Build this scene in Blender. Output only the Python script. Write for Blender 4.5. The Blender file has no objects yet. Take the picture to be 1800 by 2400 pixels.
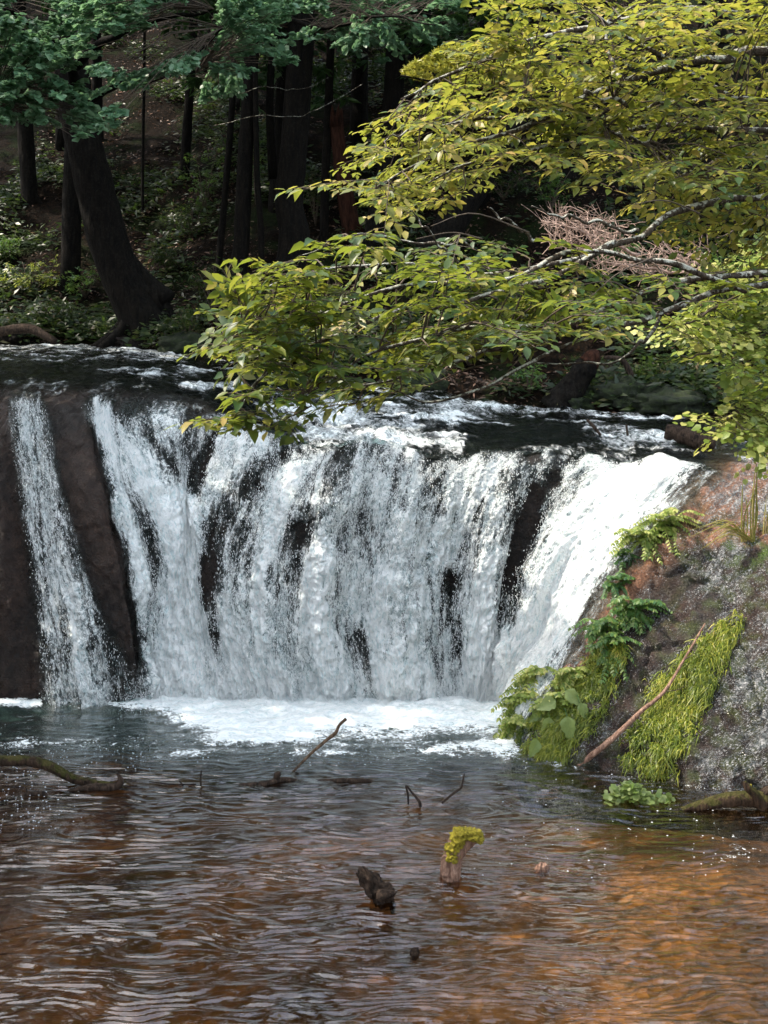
import bpy, math, random
import numpy as np
from mathutils import Vector

random.seed(7)
rng = np.random.default_rng(11)
R = math.radians
scene = bpy.context.scene
col = scene.collection

# ------------------------------------------------------------------ camera, world, sun, exposure
F, HX, HY, HC = 2600.0, 900.0, 680.0, 5.6     # focal length in photo pixels, horizon point, eye height
cam_d = bpy.data.cameras.new('camera')
cam = bpy.data.objects.new('camera', cam_d)
col.objects.link(cam)
cam.location = (0, 0, HC)
cam.rotation_euler = (R(90), 0, 0)
cam_d.sensor_fit = 'VERTICAL'
cam_d.sensor_height = 24.0
cam_d.lens = 24.0 * F / 2400.0
cam_d.shift_y = -(1200.0 - HY) / 2400.0
cam_d.clip_end = 2000
cam_d.clip_start = 0.05
scene.camera = cam

SUN_DIR = Vector((-1.0, 0.12, 1.22)).normalized()       # towards the sun
world = bpy.data.worlds.new('World')
scene.world = world
world.use_nodes = True
wn = world.node_tree
bg = wn.nodes['Background']
sky = wn.nodes.new('ShaderNodeTexSky')
sky.sky_type = 'NISHITA'
sky.sun_disc = False
sky.sun_elevation = math.asin(SUN_DIR.z)
sky.sun_rotation = math.atan2(SUN_DIR.x, SUN_DIR.y)
sky.air_density = 1.0
sky.dust_density = 4.0
sky.ozone_density = 1.0
# thin cloud layer added across the unseen sky to brighten pool reflections
_tc = wn.nodes.new('ShaderNodeTexCoord')
_cn = wn.nodes.new('ShaderNodeTexNoise'); _cn.inputs['Scale'].default_value = 2.6; _cn.inputs['Detail'].default_value = 7; _cn.inputs['Roughness'].default_value = 0.6
_cr = wn.nodes.new('ShaderNodeMapRange'); _cr.interpolation_type = 'SMOOTHSTEP'
_cr.inputs[1].default_value = 0.40; _cr.inputs[2].default_value = 0.62; _cr.inputs[4].default_value = 0.9
_cm = wn.nodes.new('ShaderNodeMix'); _cm.data_type = 'RGBA'
_cm.inputs[7].default_value = (6.6, 7.0, 7.2, 1)
wn.links.new(_tc.outputs['Generated'], _cn.inputs['Vector'])
wn.links.new(_cn.outputs[0], _cr.inputs[0]); wn.links.new(_cr.outputs[0], _cm.inputs[0])
wn.links.new(sky.outputs[0], _cm.inputs[6]); wn.links.new(_cm.outputs[2], bg.inputs[0])
bg.inputs[1].default_value = 0.15
sun_d = bpy.data.lights.new('sun', 'SUN')
sun_d.energy = 2.5
sun_d.angle = R(0.5)
sun_d.color = (1.0, 0.90, 0.76)
sun = bpy.data.objects.new('sun', sun_d)
sun.rotation_euler = SUN_DIR.to_track_quat('Z', 'Y').to_euler()
sun.location = (-20, 10, 30)
col.objects.link(sun)
vs = scene.view_settings
vs.view_transform = 'Standard'
vs.look = 'None'
vs.gamma = 1
vs.use_curve_mapping = False
vs.exposure = 1.62
scene.cycles.max_bounces = 8
scene.cycles.transparent_max_bounces = 24
scene.cycles.sample_clamp_indirect = 6

# ------------------------------------------------------------------ numpy noise
def _h(ix, iy, iz, s):
    n = (ix.astype(np.int64) * 374761393 + iy.astype(np.int64) * 668265263 + iz.astype(np.int64) * 2147483647 + s * 974711) & 0xffffffff
    n = ((n ^ (n >> 13)) * 1274126177) & 0xffffffff
    n = ((n ^ (n >> 16)) * 2246822519) & 0xffffffff
    return ((n ^ (n >> 15)) & 0xffffff) / float(0xffffff)

def vn(x, y, z=None, s=0):
    """value noise in [-1, 1]"""
    x = np.asarray(x, float); y = np.asarray(y, float)
    z = np.zeros_like(x) if z is None else np.asarray(z, float)
    x0, y0, z0 = np.floor(x), np.floor(y), np.floor(z)
    fx, fy, fz = x - x0, y - y0, z - z0
    fx = fx * fx * fx * (fx * (fx * 6 - 15) + 10); fy = fy * fy * fy * (fy * (fy * 6 - 15) + 10); fz = fz * fz * (3 - 2 * fz)
    flat = not np.any(fz)
    def layer(zz):
        a = _h(x0, y0, zz, s); b = _h(x0 + 1, y0, zz, s); c = _h(x0, y0 + 1, zz, s); d = _h(x0 + 1, y0 + 1, zz, s)
        return (a * (1 - fx) + b * fx) * (1 - fy) + (c * (1 - fx) + d * fx) * fy
    v = layer(z0)
    if not flat:
        v = v * (1 - fz) + layer(z0 + 1) * fz
    return v * 2 - 1

def fbm(x, y, z=None, o=4, s=0, g=0.5):
    t = 0; a = 1.0; n = 0; k = 1.0
    for i in range(o):
        t = t + a * vn(np.asarray(x) * k + 13.7 * i, np.asarray(y) * k + 7.1 * i, None if z is None else np.asarray(z) * k, s + i * 17)
        n += a; a *= g; k *= 2.03
    return t / n

def sst(a, b, x):
    t = np.clip((x - a) / (b - a), 0, 1)
    return t * t * (3 - 2 * t)

# ------------------------------------------------------------------ projection helpers
def P(px, py, Y):
    """point at distance Y that is seen at photo pixel px, py"""
    return np.array([(px - HX) / F * Y, Y, HC - (py - HY) / F * Y])

def PZ(px, py, z=0.0):
    Y = (HC - z) * F / (py - HY)
    return P(px, py, Y)

def proj(v):
    v = np.atleast_2d(v)
    return HX + v[:, 0] / v[:, 1] * F, HY + (HC - v[:, 2]) / v[:, 1] * F

# ------------------------------------------------------------------ object helpers
def tag(o, label=None, cat=None, group=None, kind=None):
    if label: o['label'] = label
    if cat: o['category'] = cat
    if group: o['group'] = group
    if kind: o['kind'] = kind
    return o

def empty(name, loc, label=None, cat=None, group=None):
    o = bpy.data.objects.new(name, None)
    o.location = loc
    col.objects.link(o)
    return tag(o, label, cat, group)

def mesh_np(name, verts, faces, mats, parent=None, smooth=True, attrs=None, uv=None, mat_idx=None):
    """faces: int array (n, k) or a list of such arrays"""
    me = bpy.data.meshes.new(name)
    if not isinstance(faces, (list, tuple)):
        faces = [faces]
    faces = [np.asarray(f, np.int32) for f in faces if len(f)]
    verts = np.asarray(verts, np.float32)
    if parent is not None:
        verts = verts - np.array(parent_world(parent), np.float32)
    me.vertices.add(len(verts))
    me.vertices.foreach_set('co', verts.ravel())
    loops = np.concatenate([f.ravel() for f in faces])
    tot = np.concatenate([np.full(len(f), f.shape[1], np.int32) for f in faces])
    start = np.concatenate([[0], np.cumsum(tot)[:-1]]).astype(np.int32)
    me.loops.add(len(loops)); me.loops.foreach_set('vertex_index', loops)
    me.polygons.add(len(tot)); me.polygons.foreach_set('loop_start', start)
    me.polygons.foreach_set('loop_total', tot)
    if smooth:
        me.polygons.foreach_set('use_smooth', np.ones(len(tot), bool))
    if mat_idx is not None:
        me.polygons.foreach_set('material_index', np.asarray(mat_idx, np.int32))
    me.update(calc_edges=True)
    for k, v in (attrs or {}).items():
        a = me.attributes.new(k, 'FLOAT', 'POINT')
        a.data.foreach_set('value', np.asarray(v, np.float32))
    if uv is not None:
        l = me.uv_layers.new(name='flow')
        l.data.foreach_set('uv', np.asarray(uv, np.float32)[loops].ravel())
    for m in (mats if isinstance(mats, (list, tuple)) else [mats]):
        me.materials.append(m)
    o = bpy.data.objects.new(name, me)
    col.objects.link(o)
    if parent is not None:
        o.parent = parent
    return o

def parent_world(p):
    l = Vector(p.location)
    while p.parent is not None:
        p = p.parent
        l = l + Vector(p.location)
    return l

class MB:
    def __init__(s):
        s.v = []; s.f = {3: [], 4: []}; s.n = 0
    def add(s, v, *fs):
        v = np.asarray(v, float)
        for f in fs:
            f = np.asarray(f)
            if len(f):
                s.f[f.shape[1]].append(f + s.n)
        s.v.append(v); s.n += len(v)
    def tube(s, pts, rad, n=8, rough=0.0, seed=0, cap=True, freq=5.0):
        pts = np.asarray(pts, float); m = len(pts)
        rad = np.broadcast_to(np.asarray(rad, float), (m,)) if np.ndim(rad) else np.full(m, float(rad))
        t = np.gradient(pts, axis=0); t /= np.linalg.norm(t, axis=1)[:, None] + 1e-9
        up = np.array([0, 0, 1.0]) if abs(t[0, 2]) < 0.8 else np.array([1.0, 0, 0])
        a = np.cross(t[0], up); a /= np.linalg.norm(a)
        A = []
        for i in range(m):
            a = a - t[i] * np.dot(a, t[i]); a /= np.linalg.norm(a) + 1e-9
            A.append(a)
        A = np.array(A); B = np.cross(t, A)
        th = np.arange(n) / n * 2 * np.pi
        r = np.repeat(rad[:, None], n, 1)
        if rough:
            ii, jj = np.meshgrid(np.arange(m), np.arange(n), indexing='ij')
            L = np.concatenate([[0], np.cumsum(np.linalg.norm(np.diff(pts, axis=0), axis=1))])
            cx, cy = np.cos(th)[jj] * 1.7, np.sin(th)[jj] * 1.7
            nz = fbm(cx * 1.6 + seed, cy * 1.6, L[ii] * freq, 3, seed)
            r = r * (1 + rough * nz)
        v = pts[:, None] + r[..., None] * (np.cos(th)[None, :, None] * A[:, None] + np.sin(th)[None, :, None] * B[:, None])
        i, j = np.meshgrid(np.arange(m - 1), np.arange(n), indexing='ij')
        q = np.stack([i * n + j, i * n + (j + 1) % n, (i + 1) * n + (j + 1) % n, (i + 1) * n + j], -1).reshape(-1, 4)
        v = v.reshape(-1, 3)
        tri = []
        if cap:
            v = np.vstack([v, pts[0], pts[-1]])
            c0, c1 = m * n, m * n + 1
            jn = (np.arange(n) + 1) % n
            tri = np.vstack([np.stack([np.full(n, c0), jn, np.arange(n)], -1),
                             np.stack([np.full(n, c1), (m - 1) * n + np.arange(n), (m - 1) * n + jn], -1)])
        s.add(v, q, tri)
    def build(s, name, mats, parent=None, **k):
        v = np.vstack(s.v)
        fs = [np.vstack(s.f[i]) for i in (3, 4) if s.f[i]]
        return mesh_np(name, v, fs, mats, parent, **k)

def cr(pts, n):
    """smooth curve through points, n samples"""
    pts = np.asarray(pts, float); m = len(pts)
    if m < 3:
        return pts[0] + (pts[-1] - pts[0]) * np.linspace(0, 1, n)[:, None]
    return W(m, np.linspace(0, m - 1, n)) @ pts

def W(m, t):
    """Catmull-Rom weight matrix for samples t over m control points"""
    w = np.zeros((len(t), m))
    i = np.clip(np.floor(t).astype(int), 0, m - 2); u = t - i
    c = [-.5 * u + u ** 2 - .5 * u ** 3, 1 - 2.5 * u ** 2 + 1.5 * u ** 3, .5 * u + 2 * u ** 2 - 1.5 * u ** 3, -.5 * u ** 2 + .5 * u ** 3]
    r = np.arange(len(t))
    for k in range(4):
        j = i + k - 1
        lo, hi = j < 0, j > m - 1
        mid = ~(lo | hi)
        np.add.at(w, (r[mid], j[mid]), c[k][mid])
        if lo.any():
            np.add.at(w, (r[lo], np.zeros(lo.sum(), int)), 2 * c[k][lo]); np.add.at(w, (r[lo], np.ones(lo.sum(), int)), -c[k][lo])
        if hi.any():
            np.add.at(w, (r[hi], np.full(hi.sum(), m - 1)), 2 * c[k][hi]); np.add.at(w, (r[hi], np.full(hi.sum(), m - 2)), -c[k][hi])
    return w

def inpoly(px, py, poly):
    px = np.asarray(px); py = np.asarray(py)
    c = np.zeros(px.shape, bool)
    n = len(poly)
    for i in range(n):
        x1, y1 = poly[i]; x2, y2 = poly[i - 1]
        k = ((y1 > py) != (y2 > py)) & (px < (x2 - x1) * (py - y1) / ((y2 - y1) + 1e-9) + x1)
        c ^= k
    return c

def stroke(px, py, pts, hw, soft=0.6):
    """1 on a polyline of half width hw (may vary), falling to 0"""
    best = np.zeros(px.shape)
    hw = list(hw) if isinstance(hw, (list, tuple)) else [hw] * len(pts)
    for i in range(len(pts) - 1):
        ax, ay = pts[i]; bx, by = pts[i + 1]
        dx, dy = bx - ax, by - ay
        t = np.clip(((px - ax) * dx + (py - ay) * dy) / (dx * dx + dy * dy), 0, 1)
        d = np.hypot(px - ax - t * dx, py - ay - t * dy)
        w = hw[i] * (1 - t) + hw[i + 1] * t
        best = np.maximum(best, 1 - sst(w * (1 - soft), w * (1 + soft), d))
    return best

# ------------------------------------------------------------------ materials
class NT:
    def __init__(s, name):
        s.m = bpy.data.materials.new(name); s.m.use_nodes = True
        s.t = s.m.node_tree; s.t.nodes.clear()
        s.out = s.t.nodes.new('ShaderNodeOutputMaterial')
    def n(s, kind, **kw):
        nd = s.t.nodes.new('ShaderNode' + kind)
        for k, v in kw.items():
            if k.startswith('_'): setattr(nd, k[1:], v)
        for k, v in kw.items():
            if k.startswith('_'): continue
            key = int(k[1:]) if k[0] == 'i' and k[1:].isdigit() else k.replace('__', ' ')
            s.set(nd.inputs[key], v)
        return nd
    def set(s, inp, v):
        if isinstance(v, bpy.types.NodeSocket): s.t.links.new(v, inp)
        elif isinstance(v, bpy.types.Node): s.t.links.new(v.outputs[0], inp)
        else:
            if hasattr(inp.default_value, '__len__') and hasattr(v, '__len__') and len(inp.default_value) == 4 and len(v) == 3: v = (*v, 1)
            inp.default_value = v
    def math(s, op, a, b=None, clamp=False):
        nd = s.n('Math', _operation=op, _use_clamp=clamp, i0=a)
        if b is not None: s.set(nd.inputs[1], b)
        return nd.outputs[0]
    def noise(s, vec, scale, detail=3, rough=0.5, dist=0.0):
        return s.n('TexNoise', Vector=vec, Scale=scale, Detail=detail, Roughness=rough, Distortion=dist).outputs[0]
    def maprange(s, v, a, b, c=0.0, d=1.0, smooth=True):
        return s.n('MapRange', _interpolation_type='SMOOTHSTEP' if smooth else 'LINEAR', i0=v, i1=a, i2=b, i3=c, i4=d).outputs[0]
    def ramp(s, fac, stops):
        nd = s.n('ValToRGB', Fac=fac)
        cr_ = nd.color_ramp
        while len(cr_.elements) < len(stops): cr_.elements.new(0.5)
        for e, (p, c) in zip(cr_.elements, stops):
            e.position = p; e.color = (*c, 1)
        return nd.outputs[0]
    def mixc(s, f, a, b, mode='MIX'):
        nd = s.n('Mix', _data_type='RGBA', _blend_type=mode)
        s.set(nd.inputs[0], f); s.set(nd.inputs[6], a); s.set(nd.inputs[7], b)
        return nd.outputs[2]
    def scalev(s, vec, sc):
        return s.n('Mapping', Vector=vec, Scale=sc).outputs[0]
    def bump(s, h, strength=0.5, dist=0.02, normal=None):
        nd = s.n('Bump', Height=h, Strength=strength, Distance=dist)
        if normal is not None: s.set(nd.inputs['Normal'], normal)
        return nd.outputs[0]
    def mixs(s, f, a, b):
        return s.n('MixShader', i0=f, i1=a, i2=b).outputs[0]
    def pos(s): return s.n('NewGeometry').outputs['Position']
    def attr(s, name): return s.n('Attribute', _attribute_name=name).outputs['Fac']
    def end(s, sh):
        s.t.links.new(sh, s.out.inputs[0]); return s.m

def mat_rock():
    m = NT('wet_rock')
    p = m.pos()
    big = m.noise(p, 0.9, 5, 0.6)
    fine = m.noise(p, 9, 6, 0.65)
    c = m.ramp(big, [(0.3, (0.003, 0.003, 0.003)), (0.5, (0.009, 0.006, 0.005)), (0.72, (0.024, 0.014, 0.010))])
    c = m.mixc(m.maprange(fine, 0.35, 0.7), c, m.mixc(0.25, c, (0.060, 0.040, 0.030)))
    c = m.mixc(m.attr('red'), c, m.ramp(fine, [(0.3, (0.12, 0.050, 0.028)), (0.7, (0.42, 0.22, 0.135))]))
    c = m.mixc(m.math('MULTIPLY', m.attr('algae'), m.maprange(m.noise(p, 6, 4), 0.4, 0.65)), c, (0.03, 0.045, 0.008))
    c = m.mixc(m.attr('wet'), c, m.mixc(1.0, c, (2.3, 2.4, 2.6), 'MULTIPLY'))
    # thin runoff flecks, with the wet stone's sparkle painted in as pale colour
    uv = m.n('UVMap', _uv_map='flow').outputs[0]
    f1 = m.noise(m.scalev(uv, (80, 52, 1)), 1.0, 3, 0.7, 0.8)
    f2 = m.noise(m.scalev(uv, (7, 2.4, 1)), 1.0, 5, 0.65, 1.0)
    s = m.math('ADD', m.math('MULTIPLY', f1, 0.62), m.math('MULTIPLY', f2, 0.38))
    thr = m.math('SUBTRACT', 0.615, m.math('MULTIPLY', m.attr('fleck'), 0.15))
    mask = m.math('MULTIPLY', m.maprange(m.math('SUBTRACT', s, thr), 0.0, 0.06), m.maprange(m.attr('fleck'), 0.0, 0.12))
    c = m.mixc(mask, c, m.mixc(m.maprange(m.noise(p, 25, 3), 0.4, 0.65), (0.12, 0.14, 0.15), (0.46, 0.47, 0.48)))
    grit = m.noise(p, 42, 4, 0.7)
    c = m.mixc(0.6, c, m.mixc(1.0, c, m.ramp(grit, [(0.35, (0.25, 0.25, 0.27)), (0.5, (0.9, 0.9, 0.9)), (0.68, (2.2, 2.1, 2.0))]), 'MULTIPLY'))
    b = m.bump(m.math('ADD', m.math('ADD', m.math('MULTIPLY', fine, 0.7), m.math('MULTIPLY', grit, 0.8)), m.math('MULTIPLY', f1, m.attr('fleck'))), 0.9, 0.05)
    pr = m.n('BsdfPrincipled', Base__Color=c, Roughness=m.maprange(m.noise(p, 5, 4), 0.35, 0.65, 0.12, 0.45), Normal=b)
    pr.inputs['Specular IOR Level'].default_value = 0.35
    return m.end(pr.outputs[0])

def mat_falls():
    m = NT('falling_water')
    uv = m.n('UVMap', _uv_map='flow').outputs[0]
    foam = m.attr('foam')
    a = m.noise(m.scalev(uv, (7.0, 1.5, 1)), 1.0, 4, 0.55, 0.7)
    b = m.noise(m.scalev(uv, (26, 9, 1)), 1.0, 4, 0.62, 1.1)
    c = m.noise(m.scalev(uv, (75, 34, 1)), 1.0, 2, 0.6, 0.6)
    n = m.math('ADD', m.math('ADD', m.math('MULTIPLY', a, 0.34), m.math('MULTIPLY', b, 0.38)), m.math('MULTIPLY', c, 0.28))
    thr = m.math('SUBTRACT', 0.66, m.math('MULTIPLY', foam, 0.27))
    lace = m.maprange(m.math('SUBTRACT', n, thr), -0.035, 0.04)
    veil = m.math('ADD', m.math('MULTIPLY', a, 0.6), m.math('MULTIPLY', b, 0.4))
    veil = m.math('MULTIPLY', m.maprange(m.math('SUBTRACT', veil, m.math('SUBTRACT', 0.64, m.math('MULTIPLY', foam, 0.34))), -0.06, 0.10), 0.50)
    mask = m.math('MULTIPLY', m.math('MAXIMUM', lace, veil), m.maprange(foam, 0.03, 0.2))
    nor = m.bump(m.math('ADD', b, m.math('MULTIPLY', c, 0.8)), 1.0, 0.04)
    pit = m.noise(m.scalev(uv, (46, 26, 1)), 1.0, 3, 0.65, 1.2)
    wc = m.mixc(m.maprange(b, 0.33, 0.52), (0.60, 0.74, 0.75), (0.93, 0.96, 0.95))
    strm = m.noise(m.scalev(uv, (2.6, 0.55, 1)), 1.0, 4, 0.6, 0.9)
    lacy = m.math('MULTIPLY', m.maprange(strm, 0.58, 0.42), m.maprange(foam, 1.08, 0.85))
    wc = m.mixc(m.math('MULTIPLY', m.math('MULTIPLY', m.maprange(pit, 0.50, 0.42), 0.85), lacy), wc, (0.12, 0.19, 0.20))
    clump = m.noise(m.scalev(uv, (11, 6.5, 1)), 1.0, 4, 0.7, 1.6)
    wc = m.mixc(m.math('MULTIPLY', m.math('MULTIPLY', m.maprange(clump, 0.52, 0.36), 0.55), m.maprange(foam, 1.12, 0.8)), wc, (0.24, 0.34, 0.35))
    white = m.n('BsdfPrincipled', Base__Color=wc, Roughness=0.35, Normal=nor)
    tr = m.n('BsdfTranslucent', Color=(0.8, 0.86, 0.88), Normal=nor)
    white = m.mixs(0.1, white.outputs[0], tr.outputs[0])
    film = m.mixs(m.math('MULTIPLY', m.n('Fresnel', IOR=1.33, Normal=nor).outputs[0], m.maprange(foam, 0.0, 0.3, 0.0, 0.9)),
                  m.n('BsdfTransparent', Color=m.mixc(m.maprange(foam, 0.0, 0.3), (1, 1, 1), (0.74, 0.90, 0.90))).outputs[0], m.n('BsdfGlossy', Roughness=0.09, Normal=nor).outputs[0])
    return m.end(m.mixs(mask, film, white))

def mat_river():
    m = NT('river_water')
    p = m.pos()
    uv = m.n('UVMap', _uv_map='flow').outputs[0]
    foam = m.attr('foam')
    a = m.noise(m.scalev(p, (2.2, 1.2, 1)), 1.0, 4, 0.55, 0.8)
    b = m.noise(m.scalev(p, (11, 6, 6)), 1.0, 4, 0.65, 1.0)
    c = m.noise(p, 34, 3, 0.6)
    n = m.math('ADD', m.math('ADD', m.math('MULTIPLY', a, 0.3), m.math('MULTIPLY', b, 0.42)), m.math('MULTIPLY', c, 0.28))
    thr = m.math('SUBTRACT', 0.70, m.math('MULTIPLY', foam, 0.26))
    veil = m.math('MULTIPLY', m.maprange(m.math('SUBTRACT', m.math('ADD', m.math('MULTIPLY', a, 0.5), m.math('MULTIPLY', b, 0.5)), m.math('SUBTRACT', 0.66, m.math('MULTIPLY', foam, 0.34))), -0.05, 0.12), 0.5)
    mask = m.math('MULTIPLY', m.math('MAXIMUM', m.maprange(m.math('SUBTRACT', n, thr), -0.03, 0.05), veil), m.maprange(foam, 0.02, 0.15))
    thin = m.attr('thin')
    nor = m.bump(m.math('ADD', b, m.math('MULTIPLY', c, 0.5)), 0.9, 0.05)
    white = m.n('BsdfPrincipled', Base__Color=m.mixc(m.maprange(b, 0.3, 0.6), (0.50, 0.60, 0.60), (0.84, 0.88, 0.88)), Roughness=0.4, Normal=nor)
    film = m.mixs(m.math('MULTIPLY', m.n('Fresnel', IOR=1.33, Normal=nor).outputs[0], m.maprange(thin, 0.0, 1.0, 1.0, 0.25, False)),
                  m.n('BsdfTransparent', Color=m.mixc(thin, (0.50, 0.66, 0.60), (1, 1, 1))).outputs[0], m.n('BsdfGlossy', Roughness=0.07, Normal=nor).outputs[0])
    return m.end(m.mixs(mask, film, white.outputs[0]))

def mat_pool():
    m = NT('pool_water')
    p = m.pos()
    foam = m.attr('foam')
    a = m.noise(m.scalev(p, (1.3, 2.6, 1)), 1.0, 5, 0.6, 1.2)
    b = m.noise(m.scalev(p, (9, 16, 1)), 1.0, 4, 0.65, 1.2)
    c = m.noise(m.scalev(p, (32, 44, 1)), 1.0, 3, 0.6, 0.5)
    n = m.math('ADD', m.math('ADD', m.math('MULTIPLY', a, 0.34), m.math('MULTIPLY', b, 0.38)), m.math('MULTIPLY', c, 0.28))
    thr = m.math('SUBTRACT', 0.74, m.math('MULTIPLY', foam, 0.40))
    mask = m.math('MULTIPLY', m.maprange(m.math('SUBTRACT', n, thr), -0.03, 0.05), m.maprange(foam, 0.02, 0.12))
    r1 = m.noise(m.scalev(p, (4.0, 14, 1)), 1.0, 3, 0.55, 0.35)
    r2 = m.noise(m.scalev(p, (12, 40, 1)), 1.0, 3, 0.55, 0.3)
    h = m.math('ADD', m.math('MULTIPLY', r1, 0.35), m.math('MULTIPLY', r2, 0.22))
    h = m.math('ADD', h, m.math('MULTIPLY', m.math('MULTIPLY', b, foam), 2.0))
    nor = m.bump(h, 0.8, 0.016)
    white = m.n('BsdfPrincipled', Base__Color=m.mixc(m.maprange(b, 0.3, 0.6), (0.55, 0.66, 0.67), (0.84, 0.88, 0.88)), Roughness=0.4, Normal=nor)
    deep = m.maprange(m.attr('deep'), 0.0, 1.0)
    body = m.mixs(m.math('MULTIPLY', deep, 0.55), m.n('BsdfTransparent', Color=(0.90, 0.70, 0.44)).outputs[0],
                  m.n('BsdfDiffuse', Color=(0.030, 0.060, 0.052)).outputs[0])
    film = m.mixs(m.math('MULTIPLY', m.n('Fresnel', IOR=1.45, Normal=nor).outputs[0], 3.3, True), body, m.n('BsdfGlossy', Roughness=0.02, Normal=nor).outputs[0])
    return m.end(m.mixs(mask, film, white.outputs[0]))

def mat_bed():
    m = NT('pool_bed')
    p = m.pos()
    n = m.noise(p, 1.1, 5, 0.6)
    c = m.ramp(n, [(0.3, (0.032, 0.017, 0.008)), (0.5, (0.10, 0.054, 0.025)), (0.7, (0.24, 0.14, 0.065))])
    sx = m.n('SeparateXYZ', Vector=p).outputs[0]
    c = m.mixc(m.maprange(m.math('ADD', sx, m.math('MULTIPLY', n, 2.0)), 0.4, 2.6), c, m.ramp(n, [(0.3, (0.085, 0.055, 0.030)), (0.55, (0.20, 0.135, 0.078)), (0.75, (0.42, 0.30, 0.18))]))  # paler bed towards the right, sunlit patch painted into the colour
    v = m.n('TexVoronoi', Vector=p, Scale=11.0)
    c = m.mixc(0.5, c, m.mixc(1.0, c, m.ramp(v.outputs['Color'], [(0.2, (0.4, 0.42, 0.45)), (0.8, (1.5, 1.5, 1.5))]), 'MULTIPLY'))
    pr = m.n('BsdfPrincipled', Base__Color=c, Roughness=0.9, Normal=m.bump(v.outputs[0], 0.6, 0.05))
    return m.end(pr.outputs[0])

def mat_ground():
    m = NT('forest_floor')
    p = m.pos()
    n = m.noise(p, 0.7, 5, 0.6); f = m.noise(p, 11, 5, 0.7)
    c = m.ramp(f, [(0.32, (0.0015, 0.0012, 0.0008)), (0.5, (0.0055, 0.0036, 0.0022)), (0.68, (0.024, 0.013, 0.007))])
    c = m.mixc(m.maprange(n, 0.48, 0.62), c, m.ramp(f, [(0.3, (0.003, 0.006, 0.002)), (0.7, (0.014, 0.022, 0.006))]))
    pr = m.n('BsdfPrincipled', Base__Color=c, Roughness=0.95, Normal=m.bump(f, 0.9, 0.12))
    pr.inputs['Specular IOR Level'].default_value = 0.08
    return m.end(pr.outputs[0])

def rnd(m):
    a = m.n('NewGeometry').outputs['Random Per Island']; b = m.n('ObjectInfo').outputs['Random']
    return m.math('FRACT', m.math('ADD', a, b))

def mat_leaf(name, stops, trans, tfac=0.45, rough=0.42):
    m = NT(name)
    r = rnd(m)
    big = m.noise(m.pos(), 1.3, 3)
    f = m.math('ADD', m.math('MULTIPLY', r, 0.7), m.math('MULTIPLY', m.maprange(big, 0.3, 0.7), 0.3))
    c = m.ramp(f, stops)
    veins = m.noise(m.pos(), 45, 2)
    c = m.mixc(0.25, c, m.mixc(1.0, c, m.ramp(veins, [(0.3, (0.45, 0.5, 0.45)), (0.7, (1.3, 1.3, 1.2))]), 'MULTIPLY'))
    pr = m.n('BsdfPrincipled', Base__Color=c, Roughness=rough)
    pr.inputs['Specular IOR Level'].default_value = 0.5
    tr = m.n('BsdfTranslucent', Color=m.mixc(0.5, trans, m.mixc(1.0, trans, c, 'ADD')))
    return m.end(m.mixs(tfac, pr.outputs[0], tr.outputs[0]))

def mat_bark(name, dark, light, lichen=0.0, scale=1.0, moss=0.0):
    m = NT(name)
    p = m.n('TexCoord').outputs['Object']
    a = m.noise(m.scalev(p, (14 * scale, 14 * scale, 3 * scale)), 1.0, 5, 0.65, 0.4)
    c = m.ramp(a, [(0.35, dark), (0.65, light)])
    if lichen:
        g = m.n('NewGeometry')
        up = m.n('SeparateXYZ', Vector=g.outputs['Normal']).outputs[2]
        sp = m.noise(g.outputs['Position'], 16, 4, 0.7)
        k = m.math('MULTIPLY', m.maprange(m.math('ADD', sp, m.math('MULTIPLY', up, 0.12)), 0.52, 0.62), lichen)
        c = m.mixc(k, c, (0.52, 0.52, 0.44))
    if moss:
        g = m.n('NewGeometry')
        up = m.n('SeparateXYZ', Vector=g.outputs['Normal']).outputs[2]
        sp = m.noise(g.outputs['Position'], 7, 4, 0.7)
        k = m.math('MULTIPLY', m.maprange(m.math('ADD', sp, m.math('MULTIPLY', up, 0.25)), 0.55, 0.7), moss)
        c = m.mixc(k, c, (0.09, 0.11, 0.015))
    pr = m.n('BsdfPrincipled', Base__Color=c, Roughness=0.9, Normal=m.bump(a, 1.0, 0.06))
    pr.inputs['Specular IOR Level'].default_value = 0.12
    return m.end(pr.outputs[0])

def mat_plain(name, c1, c2, scale=8, rough=0.8, bump=0.6, bd=0.02, tr=0.0):
    m = NT(name)
    a = m.noise(m.pos(), scale, 5, 0.65)
    c = m.ramp(a, [(0.35, c1), (0.65, c2)])
    sh = m.n('BsdfPrincipled', Base__Color=c, Roughness=rough, Normal=m.bump(a, bump, bd)).outputs[0]
    if tr: sh = m.mixs(tr, sh, m.n('BsdfTranslucent', Color=c2).outputs[0])
    return m.end(sh)

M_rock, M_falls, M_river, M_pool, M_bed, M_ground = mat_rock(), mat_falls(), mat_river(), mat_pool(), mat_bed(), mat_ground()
M_cherry = mat_leaf('cherry_leaf', [(0.0, (0.012, 0.050, 0.026)), (0.35, (0.032, 0.075, 0.018)), (0.65, (0.10, 0.135, 0.022)), (0.88, (0.25, 0.23, 0.045)), (1.0, (0.42, 0.30, 0.11))], (0.18, 0.21, 0.02), 0.44)
M_yellow = mat_leaf('sunny_leaf', [(0.0, (0.018, 0.070, 0.038)), (0.25, (0.070, 0.12, 0.028)), (0.55, (0.17, 0.185, 0.035)), (0.85, (0.36, 0.28, 0.07)), (1.0, (0.58, 0.36, 0.16))], (0.25, 0.265, 0.03), 0.45)
M_teal = mat_leaf('katsura_leaf', [(0.0, (0.035, 0.10, 0.050)), (0.5, (0.12, 0.235, 0.135)), (1.0, (0.34, 0.46, 0.30))], (0.16, 0.29, 0.13), 0.38, 0.4)
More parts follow.
